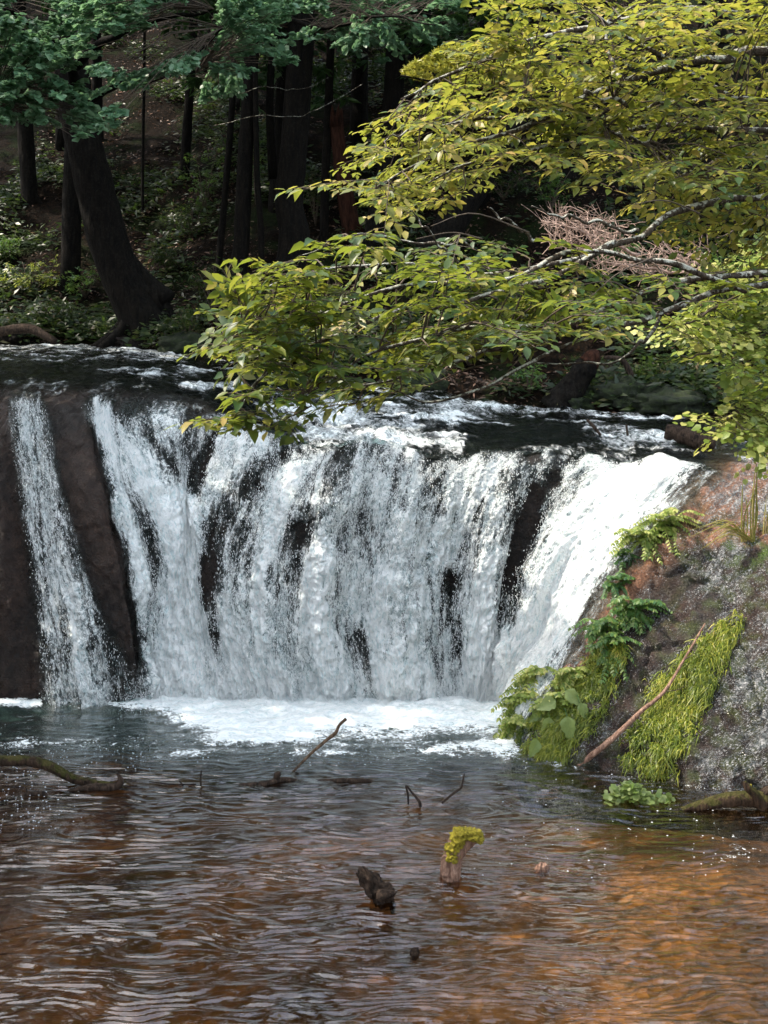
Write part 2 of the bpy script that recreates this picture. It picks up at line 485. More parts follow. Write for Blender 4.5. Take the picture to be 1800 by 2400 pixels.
M_under = mat_leaf('undergrowth_leaf', [(0.0, (0.005, 0.014, 0.006)), (0.45, (0.018, 0.040, 0.011)), (0.8, (0.055, 0.078, 0.018)), (1.0, (0.15, 0.095, 0.05))], (0.07, 0.12, 0.02), 0.3)
M_litter = mat_leaf('fallen_leaf', [(0.0, (0.010, 0.006, 0.004)), (0.6, (0.050, 0.026, 0.015)), (1.0, (0.34, 0.19, 0.13))], (0.15, 0.08, 0.04), 0.15, 0.6)
M_crown = mat_leaf('crown_leaf', [(0.0, (0.015, 0.045, 0.016)), (0.6, (0.04, 0.09, 0.028)), (1.0, (0.08, 0.13, 0.03))], (0.04, 0.09, 0.02), 0.25)
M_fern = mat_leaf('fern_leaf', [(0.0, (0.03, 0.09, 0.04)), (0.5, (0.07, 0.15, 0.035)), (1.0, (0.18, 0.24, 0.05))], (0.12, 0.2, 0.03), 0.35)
M_fernlit = mat_leaf('sunlit_fern_leaf', [(0.0, (0.03, 0.075, 0.012)), (0.45, (0.20, 0.27, 0.05)), (1.0, (0.58, 0.54, 0.20))], (0.26, 0.30, 0.03), 0.35)  # fern leaf brightened and yellowed, sunlight put into the colour
M_broad = mat_leaf('broad_leaf', [(0.0, (0.10, 0.18, 0.035)), (1.0, (0.30, 0.36, 0.14))], (0.25, 0.3, 0.06), 0.35)
M_grass = mat_leaf('bank_grass', [(0.0, (0.025, 0.055, 0.010)), (0.5, (0.15, 0.20, 0.022)), (0.9, (0.42, 0.40, 0.06)), (1.0, (0.45, 0.32, 0.12))], (0.22, 0.30, 0.02), 0.4)
M_reed = mat_leaf('reed', [(0.0, (0.16, 0.19, 0.03)), (0.6, (0.40, 0.36, 0.09)), (1.0, (0.60, 0.48, 0.22))], (0.35, 0.28, 0.05), 0.3)
M_bark = mat_bark('dark_bark', (0.0015, 0.0015, 0.0015), (0.009, 0.007, 0.005), 0.01)
M_redbark = mat_bark('red_rotten_wood', (0.012, 0.005, 0.003), (0.055, 0.022, 0.013))
M_branch = mat_bark('lichen_bark', (0.025, 0.019, 0.014), (0.12, 0.095, 0.07), 0.95, 3.0)
M_twig = mat_plain('twig_bark', (0.02, 0.015, 0.010), (0.10, 0.07, 0.045), 20)
M_paletwig = mat_plain('bleached_twig', (0.18, 0.115, 0.09), (0.55, 0.40, 0.33), 18)
M_drift = mat_bark('driftwood', (0.010, 0.008, 0.007), (0.075, 0.052, 0.038), 0.0, 1.6)
M_driftmoss = mat_bark('mossy_driftwood', (0.012, 0.009, 0.007), (0.07, 0.045, 0.03), 0.0, 1.6, 0.3)
M_palewood = mat_bark('bleached_wood', (0.14, 0.08, 0.06), (0.42, 0.27, 0.20), 0.0, 2.0)
M_stickwood = mat_bark('stick_wood', (0.04, 0.025, 0.016), (0.22, 0.15, 0.10), 0.0, 2.0)
M_moss = mat_plain('yellow_moss', (0.13, 0.11, 0.006), (0.32, 0.27, 0.02), 30, 0.95, 1.0, 0.02)
M_darkmoss = mat_plain('green_moss', (0.003, 0.006, 0.002), (0.018, 0.030, 0.006), 9, 0.95, 1.0, 0.08)
M_spray = mat_plain('spray_drops', (0.75, 0.80, 0.82), (0.88, 0.9, 0.9), 5, 0.3, 0.0, 0.0, 0.3)
M_fir = mat_leaf('fir_needle', [(0.0, (0.16, 0.19, 0.02)), (1.0, (0.42, 0.36, 0.06))], (0.3, 0.3, 0.04), 0.3)

# ------------------------------------------------------------------ the rock ledge, waterfall and river from stream lines
B = lambda x: (x, 1630, 15.3)
CT = [
 [(-420,1640,15.2),(-430,1450,15.4),(-440,1250,15.7),(-460,1050,16.3),(-480,930,17.3),(-480,885,19.0),(-480,848,22),(-480,815,27)],
 [(-150,1640,15.2),(-170,1450,15.3),(-190,1250,15.6),(-210,1050,16.1),(-220,935,17.0),(-220,885,18.8),(-220,846,22),(-220,814,27)],
 [(20,1645,15.1),(-10,1450,15.2),(-30,1250,15.45),(-50,1060,15.9),(-60,940,16.8),(-60,885,18.6),(-60,846,22),(-60,812,27)],
 [(105,1645,15.1),(80,1450,15.3),(50,1250,15.55),(30,1060,15.95),(25,945,16.7),(30,885,18.5),(30,846,22),(30,812,27)],
 [(190,1645,15.1),(155,1450,15.3),(115,1250,15.55),(85,1070,15.95),(70,945,16.7),(80,885,18.4),(80,846,22),(80,812,27)],
 [(265,1645,15.1),(230,1450,15.1),(180,1250,15.35),(140,1070,15.8),(120,945,16.6),(140,888,18.3),(140,846,22),(140,812,27)],
 [(325,1640,15.1),(310,1470,15.0),(270,1270,15.2),(220,1080,15.65),(200,945,16.5),(220,890,18.1),(220,848,22),(220,813,27)],
 [(360,1635,15.25),(350,1480,15.4),(345,1290,15.6),(280,1100,15.9),(255,960,16.5),(300,895,17.9),(310,852,21.5),(310,820,26)],
 [(430,1632,15.3),(420,1480,15.45),(415,1300,15.75),(360,1140,16.1),(320,975,16.6),(380,905,17.8),(400,865,21),(400,832,25)],
 [(490,1630,15.3),(470,1480,15.45),(445,1300,15.8),(430,1150,16.5),(440,990,16.9),(470,925,17.8),(480,880,20.5),(490,845,24.5)],
 [(540,1630,15.3),(500,1480,15.45),(480,1300,15.8),(490,1150,16.3),(530,1000,16.7),(540,950,17.6),(560,890,20.5),(580,852,24)],
 [(600,1630,15.3),(560,1480,15.4),(545,1300,15.65),(570,1150,15.95),(610,1020,16.4),(620,975,17.4),(650,905,20.5),(660,862,24)],
 [(670,1630,15.3),(640,1480,15.2),(640,1300,15.3),(670,1150,15.6),(710,1040,16.1),(710,1010,17.0),(740,930,20.0),(750,880,23.5)],
 [B(760),(730,1480,15.15),(740,1300,15.15),(770,1150,15.3),(800,1055,15.8),(800,1032,16.6),(820,950,19.5),(850,895,23)],
 [B(860),(840,1480,15.3),(850,1300,15.35),(870,1150,15.5),(900,1055,15.9),(900,1032,16.6),(910,955,19.3),(940,905,22.5)],
 [B(960),(950,1480,15.2),(955,1300,15.3),(980,1150,15.5),(1000,1065,15.9),(1010,1040,16.7),(1010,965,19.0),(1030,918,22)],
 [B(1050),(1040,1480,15.35),(1050,1300,15.5),(1080,1150,15.65),(1110,1070,15.9),(1120,1045,16.6),(1120,985,18.7),(1120,938,21.5)],
 [B(1120),(1115,1480,15.25),(1140,1300,15.4),(1180,1150,15.55),(1220,1070,15.9),(1230,1045,16.5),(1230,995,18.5),(1230,952,21)],
 [(1165,1635,15.2),(1170,1490,15.25),(1210,1300,15.45),(1270,1150,15.6),(1330,1070,15.8),(1340,1045,16.4),(1340,1000,18.3),(1340,962,20.8)],
 [(1185,1645,15.1),(1215,1500,14.9),(1275,1310,15.1),(1370,1160,15.35),(1450,1075,15.6),(1460,1055,16.2),(1450,1005,18.2),(1450,970,20.5)],
 [(1195,1670,14.7),(1260,1500,14.7),(1340,1310,14.85),(1440,1180,15.1),(1530,1090,15.4),(1560,1062,16.0),(1560,1010,18.0),(1560,976,20.2)],
 [(1195,1715,14.07),(1290,1530,14.4),(1390,1345,14.6),(1500,1225,14.8),(1610,1110,15.2),(1650,1070,15.9),(1650,1015,18.0),(1650,980,20)],
 [(1220,1755,13.54),(1340,1580,13.9),(1440,1400,14.2),(1560,1275,14.4),(1690,1130,15.0),(1740,1080,15.8),(1750,1020,17.8),(1750,985,19.8)],
 [(1300,1785,13.2),(1420,1620,13.5),(1530,1450,13.8),(1660,1310,14.1),(1790,1150,14.8),(1840,1090,15.6),(1850,1025,17.6),(1850,990,19.6)],
 [(1420,1805,12.95),(1540,1650,13.2),(1660,1490,13.4),(1790,1340,13.8),(1900,1170,14.6),(1950,1100,15.4),(1950,1030,17.4),(1950,990,19.4)],
 [(1560,1830,12.67),(1690,1670,12.9),(1800,1520,13.1),(1920,1360,13.5),(2020,1200,14.3),(2060,1110,15.2),(2060,1035,17.2),(2060,992,19.2)],
 [(1750,1855,12.4),(1880,1690,12.6),(1980,1550,12.8),(2080,1380,13.2),(2150,1220,14.0),(2180,1120,15.0),(2180,1040,17),(2180,995,19)],
 [(2050,1880,12.13),(2150,1720,12.3),(2230,1570,12.6),(2300,1400,13.0),(2350,1230,13.9),(2380,1130,15.0),(2380,1045,17),(2380,997,19)],
]
K = len(CT)
C3 = np.array([[P(*q) for q in c] for c in CT])                   # K x 8 x 3
below = C3[:, :1].copy(); below[:, :, 2] = -0.9; below[:, :, 1] += 0.15
C3 = np.concatenate([below, C3], 1)                               # rows: 0 under water, 1 base ... 5 lip, 6 crest, 7 back, 8 far
EDGE_COL = 22.0                                                    # the waterfall sheet ends about here

def grid(s_rng, r_rng, step):
    """dense sampling of the control net"""
    def params(lo, hi, lens):
        t = [lo]
        x = lo
        while x < hi - 1e-6:
            L = lens[min(int(x), len(lens) - 1)]
            x = min(hi, x + step / max(L, 0.05)); t.append(x)
        return np.array(t)
    mid = C3[:, 3]; ls = np.linalg.norm(np.diff(mid, axis=0), axis=1) * 0.5 + np.linalg.norm(np.diff(C3[:, 6], axis=0), axis=1) * 0.5
    lr = np.linalg.norm(np.diff(C3, axis=1), axis=2).mean(0)
    s = params(s_rng[0], s_rng[1], ls); r = params(r_rng[0], r_rng[1], lr)
    Ws, Wr = W(K, s), W(C3.shape[1], r)
    V = np.einsum('sk,krc,tr->stc', Ws, C3, Wr)
    us = np.interp(s, np.arange(K), np.concatenate([[0], np.cumsum(ls)]))
    vr = np.interp(r, np.arange(C3.shape[1]), np.concatenate([[0], np.cumsum(lr)]))
    U, Vv = np.meshgrid(us, vr, indexing='ij')
    ds = np.gradient(V, axis=0); dr = np.gradient(V, axis=1)
    N = np.cross(dr, ds); N /= np.linalg.norm(N, axis=2)[..., None] + 1e-9
    if N[..., 1].mean() > 0: N = -N
    n, m = V.shape[:2]
    i, j = np.meshgrid(np.arange(n - 1), np.arange(m - 1), indexing='ij')
    q = np.stack([i * m + j, (i + 1) * m + j, (i + 1) * m + j + 1, i * m + j + 1], -1).reshape(-1, 4)
    S, Rr = np.meshgrid(s, r, indexing='ij')
    return V, N, U, Vv, S, Rr, q

def relief(V, U, Vv, S, Rr):
    """shared rock relief (metres, along the normal)"""
    steep = sst(0.6, 1.4, Rr) * (1 - sst(5.0, 6.2, Rr))
    rib = fbm(U * 1.9, Vv * 0.42, None, 3, 5) * 0.17                # vertical ribs of the face
    lump = fbm(V[..., 0] * 1.2, V[..., 1] * 1.0, V[..., 2] * 1.3, 4, 9) * 0.10
    left = 1 - sst(5.6, 7.0, S)
    right = sst(20.5, 22, S)
    ribk = steep * (1 - left) * (1 - right)
    groove = (fbm(U * 1.3, Vv * .5, None, 4, 12) * 0.10 - .02 * sst(.93, .995, 1 - np.abs(fbm(V[..., 0] * 1.4, V[..., 2] * 1.9, None, 3, 46)))) * left * steep
    return rib * ribk + lump * (0.8 + 0.2 * (1 - left)) * (1 + 0.3 * right) + groove

# left and right falls densities, authored where the photograph shows white water and bare stone
def falls_foam(px, py, S, Rr, U, Vv):
    d = np.zeros(px.shape)
    ex = np.interp(py, [860, 930, 1100, 1300, 1500, 1660], [330, 212, 242, 292, 332, 335])
    main = sst(-10, 18, px - ex - 10 * fbm(Vv * 3, U * 0, None, 3, 3))
    d = 0.70 * main
    d += 0.62 * stroke(px, py, [(60, 930), (95, 1150), (150, 1400), (180, 1650)], [34, 44, 56, 62], 0.6)
    d += 0.38 * stroke(px, py, [(190, 1380), (230, 1520), (270, 1650)], [18, 45, 60], 0.6)
    dark = [([(585, 1050), (548, 1180), (485, 1400)], [22, 42, 30], 1.0), ([(500, 1010), (478, 1180)], 11, .6), ([(458, 1000), (442, 1130)], 40, .34), ([(340, 1000), (400, 1120)], 20, .2),
            ([(690, 1045), (660, 1060)], 24, .75), ([(690, 1230), (655, 1330), (645, 1520)], 15, .5), ([(800, 1075), (770, 1170), (715, 1270)], [26, 17, 15], .42),
            ([(725, 1200), (690, 1350)], 17, .42), ([(930, 1090), (945, 1180)], 22, .36), ([(1022, 1070), (1015, 1190)], 24, .5),
            ([(800, 1460), (840, 1540), (855, 1650)], [26, 42, 52], .62), ([(1045, 1360), (1030, 1640)], [30, 44], .95),
            ([(1240, 1080), (1225, 1250), (1195, 1450)], [24, 42, 28], .8), ([(1180, 1130), (1160, 1420)], 24, .30),
            ([(1300, 1060), (1305, 1190)], 16, .3), ([(1120, 1180), (1100, 1330)], 18, .3), ([(500, 1440), (480, 1600)], 20, .34),
            ([(560, 1290), (500, 1480)], 16, .25), ([(800, 1250), (770, 1400)], 16, .25), ([(330, 1500), (345, 1400)], 14, .3),
            ([(640, 1060), (600, 1140)], 16, .35), ([(870, 1260), (850, 1420)], 22, .2), ([(950, 1300), (930, 1500)], 18, .2)]
    for pts, hw, a in dark:
        d -= 0.85 * a * (0.75 + 0.6 * fbm(U * 11, Vv * 2.2, None, 3, 88)) * stroke(px + 16 * fbm(Vv * 5, U * 3, None, 4, 23), py, pts, hw, 0.75)
    for pts, hw, a in [([(430, 1215), (430, 1260)], 46, .5), ([(225, 960), (330, 1120), (430, 1225), (425, 1640)], [26, 36, 46, 60], .5), ([(600, 1035), (480, 1180), (440, 1240)], 20, .38),
                       ([(1570, 1075), (1450, 1150), (1330, 1330), (1240, 1560)], [40, 85, 95, 100], .40),
                       ([(620, 1160), (580, 1400), (560, 1640)], 40, .15), ([(960, 1120), (930, 1350)], 34, .15), ([(820, 1300), (760, 1600)], 40, .12)]:
        d += a * stroke(px, py, pts, hw, 0.7)
    d += (0.34 * sst(1520, 1620, py) + 0.20 * sst(1250, 1500, py)) * main
    rib = fbm(U * 2.6, Vv * 0.35, None, 3, 41)
    d += 0.58 * rib * main - 0.03 * main * (1 - sst(18.5, 20, S))
    d *= 0.35 + 0.5 * np.exp(-((px - 860) / 190) ** 2) + (0.65 - 0.5 * np.exp(-((px - 860) / 190) ** 2)) * sst(0, 1, (py - np.interp(px, [0, 200, 350, 450, 560, 700, 1000, 1300, 1500], [900, 915, 945, 950, 985, 1020, 1045, 1035, 1050])) / 55 + 0.6 * fbm(U * 7, Vv * 1.5, None, 3, 66))
    lipw = np.exp(-((px - 860) / 190) ** 2)
    d *= 1 - (1 - .9 * lipw) * 0.6 * sst(5.0, 5.7, Rr)
    # thin, then bare on the red rock side
    d *= 1 - 0.85 * sst(20.7, 21.9, S)
    return np.clip(d, 0, 1.25)

# rock ledge ------------------------------------------------
V, N, U, Vv, S, Rr, q = grid((0, K - 1), (0, 8), 0.027)
rel = relief(V, U, Vv, S, Rr)
fine = fbm(V[..., 0] * 6, V[..., 1] * 6, V[..., 2] * 6, 5, 77, 0.6) * 0.05
Vr = V + N * (rel + fine - 0.07)[..., None]
bankw = sst(20.9, 22.2, S)
Vr += N * (bankw * (0.07 + 0.05 * fbm(V[..., 0] * 3.1, V[..., 1] * 3, V[..., 2] * 3.1, 4, 31)))[..., None]
crk = 1 - np.abs(fbm(V[..., 0] * 1.6 + V[..., 2] * .6, V[..., 1] * 1.5, V[..., 2] * 1.1, 3, 44))
Vr -= N * (bankw * .055 * sst(.90, .995, crk))[..., None]
Vr[..., 2] -= 0.12 * sst(5.8, 7, Rr) * (1 - bankw * 0.5)
ppx, ppy = proj(Vr.reshape(-1, 3)); ppx = ppx.reshape(S.shape); ppy = ppy.reshape(S.shape)
redness = sst(20.8, 21.2, S) * (1 - sst(21.9, 22.7, S - 4.5 * sst(4.0, 4.9, Rr))) * sst(1.2, 2.4, Rr)
redness = np.clip(redness + 0.09 * (1 - sst(5.5, 7, S)) * (0.5 + 0.9 * fbm(V[..., 0] * 1.5, V[..., 2], None, 3, 2)), 0, 1) * (0.75 + 0.25 * fbm(U * 3, Vv * 3, None, 3, 8))
fleck = sst(21.0, 22.0, S) * (0.64 + 0.50 * fbm(U * 1.3, Vv * 0.9, None, 3, 61)) + 0.35 * sst(24.5, 26, S) * (1 - sst(3.0, 4.5, Rr))
fleck = fleck * (1 - 0.22 * redness) * (1 - 0.9 * stroke(ppx, ppy, [(1560, 1380), (1640, 1420), (1560, 1520)], 45, .8) * .6)
fleck += 0.5 * sst(21.3, 22.0, S) * sst(4.4, 5.0, Rr)
algae = sst(21, 22.5, S) * stroke(ppx, ppy, [(1560, 1250), (1700, 1260), (1900, 1240)], 60, .8) + 0.4 * sst(22, 24, S)
rock = mesh_np('rock_ledge', Vr.reshape(-1, 3), q, M_rock, attrs={'red': redness.ravel(), 'fleck': np.clip(fleck, 0, 1).ravel(), 'algae': np.clip(algae, 0, 1).ravel(), 'wet': (sst(22.2, 23.5, S) * (1 - redness)).clip(0, 1).ravel()},
               uv=np.stack([U.ravel(), Vv.ravel()], 1))
tag(rock, kind='structure')
ROCK = Vr.reshape(-1, 3); RPX, RPY = ppx.ravel(), ppy.ravel(); ROCKN = N.reshape(-1, 3)

def surf(px, py):
    d = np.hypot(RPX - px, RPY - py)
    k = np.argsort(d)[:12]
    k = k[np.argmin(ROCK[k, 1] + d[k] * 0.02)]
    return ROCK[k].copy(), ROCKN[k].copy()

# waterfall sheet --------------------------------------------
V, N, U, Vv, S, Rr, q = grid((0, EDGE_COL), (0.4, 5.6), 0.0155)
rel = relief(V, U, Vv, S, Rr)
ppx, ppy = proj(V.reshape(-1, 3)); ppx = ppx.reshape(S.shape); ppy = ppy.reshape(S.shape)
FO = falls_foam(ppx, ppy, S, Rr, U, Vv)
st = fbm(U * 9 + 0.6 * fbm(U * 3, Vv * 2, None, 2, 7), Vv * 2.0, None, 4, 15)
cl = fbm(U * 16, Vv * 8, None, 4, 19, 0.6)
fi = fbm(U * 42, Vv * 24, None, 2, 29)
fk = np.clip(FO, 0, 1)
drop = sst(4.9, 3.2, Rr)
rope = 1 - np.abs(fbm(U * 2.3 + .5 * fbm(U * 1.5, Vv * 1.2, None, 2, 33), Vv * .55, None, 3, 34)) * 2.2
hump = fbm(U * 3.0, Vv * 2.6, None, 3, 35)
disp = 0.012 + fk * (.065 * np.clip(rope, 0, 1) + .035 * hump) * drop + fk * (0.05 + 0.075 * st * (0.3 + drop) + 0.07 * cl * (0.2 + drop) + 0.014 * fi)
disp += 0.10 * fk * sst(2.0, 1.0, Rr)                                      # water leaps out near the foot
disp *= (1 - 0.8 * sst(20.8, 21.8, S)) * (1 - 0.55 * sst(18.2, 19.5, S))
Vf = V + N * (rel + disp)[..., None]
Vf[..., 2] -= 0.02 * sst(5.2, 5.6, Rr)
wf = mesh_np('waterfall', Vf.reshape(-1, 3), q, M_falls, attrs={'foam': FO.ravel()}, uv=np.stack([U.ravel(), Vv.ravel()], 1))
tag(wf, kind='structure')
WF = Vf; WFN = N; WFO = FO; WS, WR = S, Rr

# river above the falls --------------------------------------
V, N, U, Vv, S, Rr, q = grid((0, K - 1), (5.3, 8), 0.045)
rel = relief(V, U, Vv, S, Rr)
x, y = V[..., 0], V[..., 1]
ppx, ppy = proj(V.reshape(-1, 3)); ppx = ppx.reshape(S.shape); ppy = ppy.reshape(S.shape)
rough = fbm(x * 1.7, y * 1.1, None, 4, 51)
riv = 0.10 * np.ones(S.shape)
for pts, hw, a in [([(-200, 812), (220, 818), (420, 838)], 10, .4), ([(430, 908), (560, 912)], 9, .6), ([(720, 985), (900, 1000), (1050, 990)], 34, .5),
                   ([(640, 960), (800, 960)], 30, .45), ([(960, 935), (1150, 955), (1350, 970), (1600, 985)], 9, .5), ([(680, 1030), (1080, 1038)], 13, .6),
                   ([(1380, 1005), (1500, 1018), (1700, 1045)], 11, .4), ([(1050, 985), (1150, 970)], 22, .3), ([(1240, 1075), (1420, 1050), (1560, 1040)], 20, .4),
                   ([(350, 880), (470, 870)], 12, .35), ([(600, 1010), (560, 985)], 20, .4)]:
    riv += a * stroke(ppx, ppy, pts, hw, 0.8)
riv -= 0.30 * stroke(ppx, ppy, [(1010, 1020), (1180, 1010), (1320, 1020)], 24, .8) + 0.25 * stroke(ppx, ppy, [(380, 935), (560, 935)], 14, .8)
riv += 0.30 * rough
riv += (0.30 * fbm(U * 5, Vv * .9, None, 4, 68) + .16) * sst(6.6, 5.6, Rr) * sst(640, 480, ppx)
riv += 0.5 * sst(.25, .55, fbm(x * .9, y * 3.2, None, 4, 69)) * sst(5.8, 6.4, Rr)
turb = np.clip(riv, 0.1, 1)
Vw = V + N * 0.0
Vw[..., 2] += rel * 0.5 + 0.015 + 0.022 * fbm(x * 2.4, y * 5.5, None, 3, 70) + turb * (0.10 * fbm(x * 4, y * 2.2, None, 4, 57) + 0.04 * fbm(x * 14, y * 8, None, 3, 58)) + 0.05 * np.clip(turb, 0, 1)
Vw[..., 2] -= 0.05 * (1 - sst(5.3, 5.7, Rr)) + 0.15 * sst(21.5, 22.5, S) * (1 - sst(6.1, 6.6, Rr))
rw = mesh_np('river_water', Vw.reshape(-1, 3), q, M_river, attrs={'foam': np.clip(riv, 0, 1).ravel(), 'thin': (sst(6.2, 5.35, Rr) * sst(700, 500, ppx) + sst(21, 22, S) * sst(6.6, 5.8, Rr)).clip(0, 1).ravel()}, uv=np.stack([U.ravel(), Vv.ravel()], 1))
tag(rw, kind='structure')

mm = NT('mist')
_p = mm.n('TexCoord').outputs['Generated']
_g = mm.n('SeparateXYZ', Vector=_p).outputs
_hz = mm.math('POWER', mm.maprange(_g[2], 1.0, 0.0), 2.0)
_e = mm.math('MULTIPLY', mm.maprange(_g[0], 0.0, 0.25), mm.maprange(_g[0], 1.0, 0.9))
_e = mm.math('MULTIPLY', _e, mm.maprange(_g[1], 0.0, 0.35))
_pv = mm.n('VolumePrincipled', Color=(0.93, 0.96, 0.97))
mm.set(_pv.inputs['Density'], mm.math('MULTIPLY', mm.math('MULTIPLY', _hz, _e), mm.maprange(mm.noise(mm.pos(), 1.6, 2), 0.35, 0.65, 0.05, 0.3, False)))
mm.t.links.new(_pv.outputs[0], mm.out.inputs[1])
mb_ = MB(); x0, x1, y0, y1, z0, z1 = -3.8, 2.0, 14.2, 15.75, 0.09, 1.3
mb_.add([(x0, y0, z0), (x1, y0, z0), (x1, y1, z0), (x0, y1, z0), (x0, y0, z1), (x1, y0, z1), (x1, y1, z1), (x0, y1, z1)],
        [(0, 3, 2, 1), (4, 5, 6, 7), (0, 1, 5, 4), (1, 2, 6, 5), (2, 3, 7, 6), (3, 0, 4, 7)])
tag(mb_.build('mist', mm.m, smooth=False), kind='stuff')

# ------------------------------------------------------------------ pool
nx, ny = 520, 800
xs = np.linspace(-7.2, 8.0, nx)
ys = np.concatenate([np.linspace(5.5, 7.8, 90, endpoint=False), np.linspace(7.8, 13.2, 590, endpoint=False), np.linspace(13.2, 16.0, 120)])
X, Y = np.meshgrid(xs, ys, indexing='ij')
ppx = HX + X / Y * F; ppy = HY + HC / Y * F
foam = 1.10 * sst(1775, 1670, ppy + 26 * fbm(X * 1.3, Y * 2, None, 3, 3)) * sst(230, 520, ppx + (ppy - 1640) * -0.5)
foam += 0.8 * stroke(ppx, ppy, [(0, 1652), (90, 1652)], 12, .7) + 0.5 * stroke(ppx, ppy, [(180, 1655), (420, 1650)], 14, .8)
foam += (0.34 + .3 * fbm(X * 1.2, Y * 5, None, 3, 14)) * stroke(ppx, ppy, [(0, 1735), (330, 1750), (800, 1760), (1180, 1765)], [30, 40, 36, 32], .9)
foam += 0.24 * stroke(ppx, ppy, [(1130, 1745), (1230, 1790), (1300, 1800)], 14, .9)
foam += 0.36 * stroke(ppx, ppy, [(1190, 1750), (1340, 1800), (1500, 1830), (1680, 1850), (1850, 1870)], [10, 10, 12, 26, 34], .9)
foam += 0.42 * stroke(ppx, ppy, [(1740, 1970), (1800, 2000), (1900, 2010)], 40, .9) * .62 + 0.22 * stroke(ppx, ppy, [(1560, 2030), (1700, 2010)], 40, .9)
foam += 0.24 * stroke(ppx, ppy, [(30, 1800), (60, 1940)], 60, .9) + 0.2 * stroke(ppx, ppy, [(1350, 1880), (1450, 1890)], 30, .9)
foam += 0.05
deep = sst(1860, 1690, ppy)
far = sst(1850, 1640, ppy)
z = 0.010 * fbm(X * 1.5, Y * 5.5, None, 3, 71) + 0.03 * far * fbm(X * 3, Y * 5, None, 4, 72) + 0.05 * np.clip(foam, 0, 1) * far * (1 + fbm(X * 6, Y * 8, None, 4, 73))
calm = 1 - 0.75 * far
wx, wy = 0.5 * fbm(X * .8, Y * 1.4, None, 2, 75), 0.16 * fbm(X * 1.1, Y * 2.4, None, 3, 76)
for (wl, ang, amp, sd) in [(.112, .07, .0035, 1), (.084, -.09, .0028, 2), (.066, .13, .0021, 3), (.098, .0, .0030, 4), (.22, -.05, .0030, 5)]:
    ph_ = (Y + wy * (1 + .3 * sd)) * math.cos(ang) + (X + wx) * math.sin(ang)
    am = np.clip(.6 + 1.1 * fbm(X * 1.6, Y * 3.0, None, 2, 80 + sd), 0, 1.4) * (1 - .8 * sst(-2.2, -3.4, X + (10.5 - Y) * .35) * sst(10.8, 9.8, Y))
    sw = np.sin(2 * np.pi * ph_ / wl + 2.6 * fbm(X * .75, Y * 2.4, None, 3, 90 + sd))
    z += 1.25 * calm * amp * am * (sw + .25 * sw * sw)
z += 0.006 * fbm(X * 3.2 + Y * 1.2, Y * 11 - X * 1.0, None, 3, 74) * (1 - 0.6 * stroke(ppx, ppy, [(0, 2150), (200, 2400)], 240, .8))
i, j = np.meshgrid(np.arange(nx - 1), np.arange(ny - 1), indexing='ij')
q = np.stack([i * ny + j, (i + 1) * ny + j, (i + 1) * ny + j + 1, i * ny + j + 1], -1).reshape(-1, 4)
pool = mesh_np('pool_water', np.stack([X, Y, z], -1).reshape(-1, 3), q, M_pool, attrs={'foam': np.clip(foam, 0, 1.1).ravel(), 'deep': deep.ravel()})
tag(pool, kind='structure')

# ground: pool bed, near banks and everything to the horizon as one sheet
def ground_h(x, y):
    ch = sst(7.2, 12, np.abs(x + 0.4) + 0.5 * fbm(y * 0.2, x * 0.1, None, 2, 5))
    bed = -0.45 - 0.25 * sst(11, 14, y) + 0.10 * fbm(x * 0.6, y * 0.6, None, 4, 6) + 0.12 * sst(0.3, 1.5, -(x + y * 0.0) - 1.0) * 0
    side = ch * (3.6 + 0.12 * np.abs(x))
    near = sst(6.0, 2.0, y) * 4.0
    h = np.maximum(bed + side, bed + near)
    return h + 0.05 * fbm(x * 2, y * 2, None, 3, 9)
gx = np.concatenate([np.linspace(-400, -16, 24), np.linspace(-14, 14, 140), np.linspace(16, 400, 24)])
gy = np.concatenate([np.linspace(-400, -8, 20), np.linspace(-6, 17, 115), np.linspace(17.5, 60, 10), np.linspace(80, 600, 14)])
X, Y = np.meshgrid(gx, gy, indexing='ij')
Z = ground_h(X, Y)
m_ = len(gy); i, j = np.meshgrid(np.arange(len(gx) - 1), np.arange(m_ - 1), indexing='ij')
q = np.stack([i * m_ + j, (i + 1) * m_ + j, (i + 1) * m_ + j + 1, i * m_ + j + 1], -1).reshape(-1, 4)
cx = (X[:-1, :-1] + X[1:, 1:]).ravel() / 2; cy = (Y[:-1, :-1] + Y[1:, 1:]).ravel() / 2
isbed = (np.abs(cx) < 8.6) & (cy > 4) & (cy < 17)
Z = np.where(Y > 17.2, np.minimum(Z, 0.4), Z)
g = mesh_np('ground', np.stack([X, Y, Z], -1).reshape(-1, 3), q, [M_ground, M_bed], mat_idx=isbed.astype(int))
tag(g, kind='structure')

# hillside beyond the river -------------------------------------
FX = C3[:, 8, 0]; FY = C3[:, 8, 1]; FZ = C3[:, 8, 2]
def yb(x): return np.interp(x, FX, FY)
def zb(x): return np.interp(x, FX, FZ)
def hill(x, y):
    d = y - yb(x)
    base = zb(x) - 0.6 + 0.85 * sst(-0.6, 0.7, d)
    rise = 0.10 * np.clip(d, 0, 3) + 0.60 * np.clip(d - 1.5, 0, 60) + 0.25 * np.clip(d - 40, 0, 200)
    side = 1.2 * sst(7, 14, x) * sst(-8, 0, d)
    return base + rise + side + 0.55 * fbm(x * 0.35, y * 0.35, None, 4, 81) * sst(0, 3, d) + 0.12 * fbm(x * 2, y * 2, None, 3, 82)
hx = np.concatenate([np.linspace(-90, -20, 30), np.linspace(-19, 16, 200), np.linspace(17, 90, 30)])
hd = np.concatenate([np.linspace(-1.5, 14, 110), np.linspace(14.5, 110, 70)])
X, D = np.meshgrid(hx, hd, indexing='ij'); Y = yb(X) + D; Z = hill(X, Y)
m_ = len(hd); i, j = np.meshgrid(np.arange(len(hx) - 1), np.arange(m_ - 1), indexing='ij')
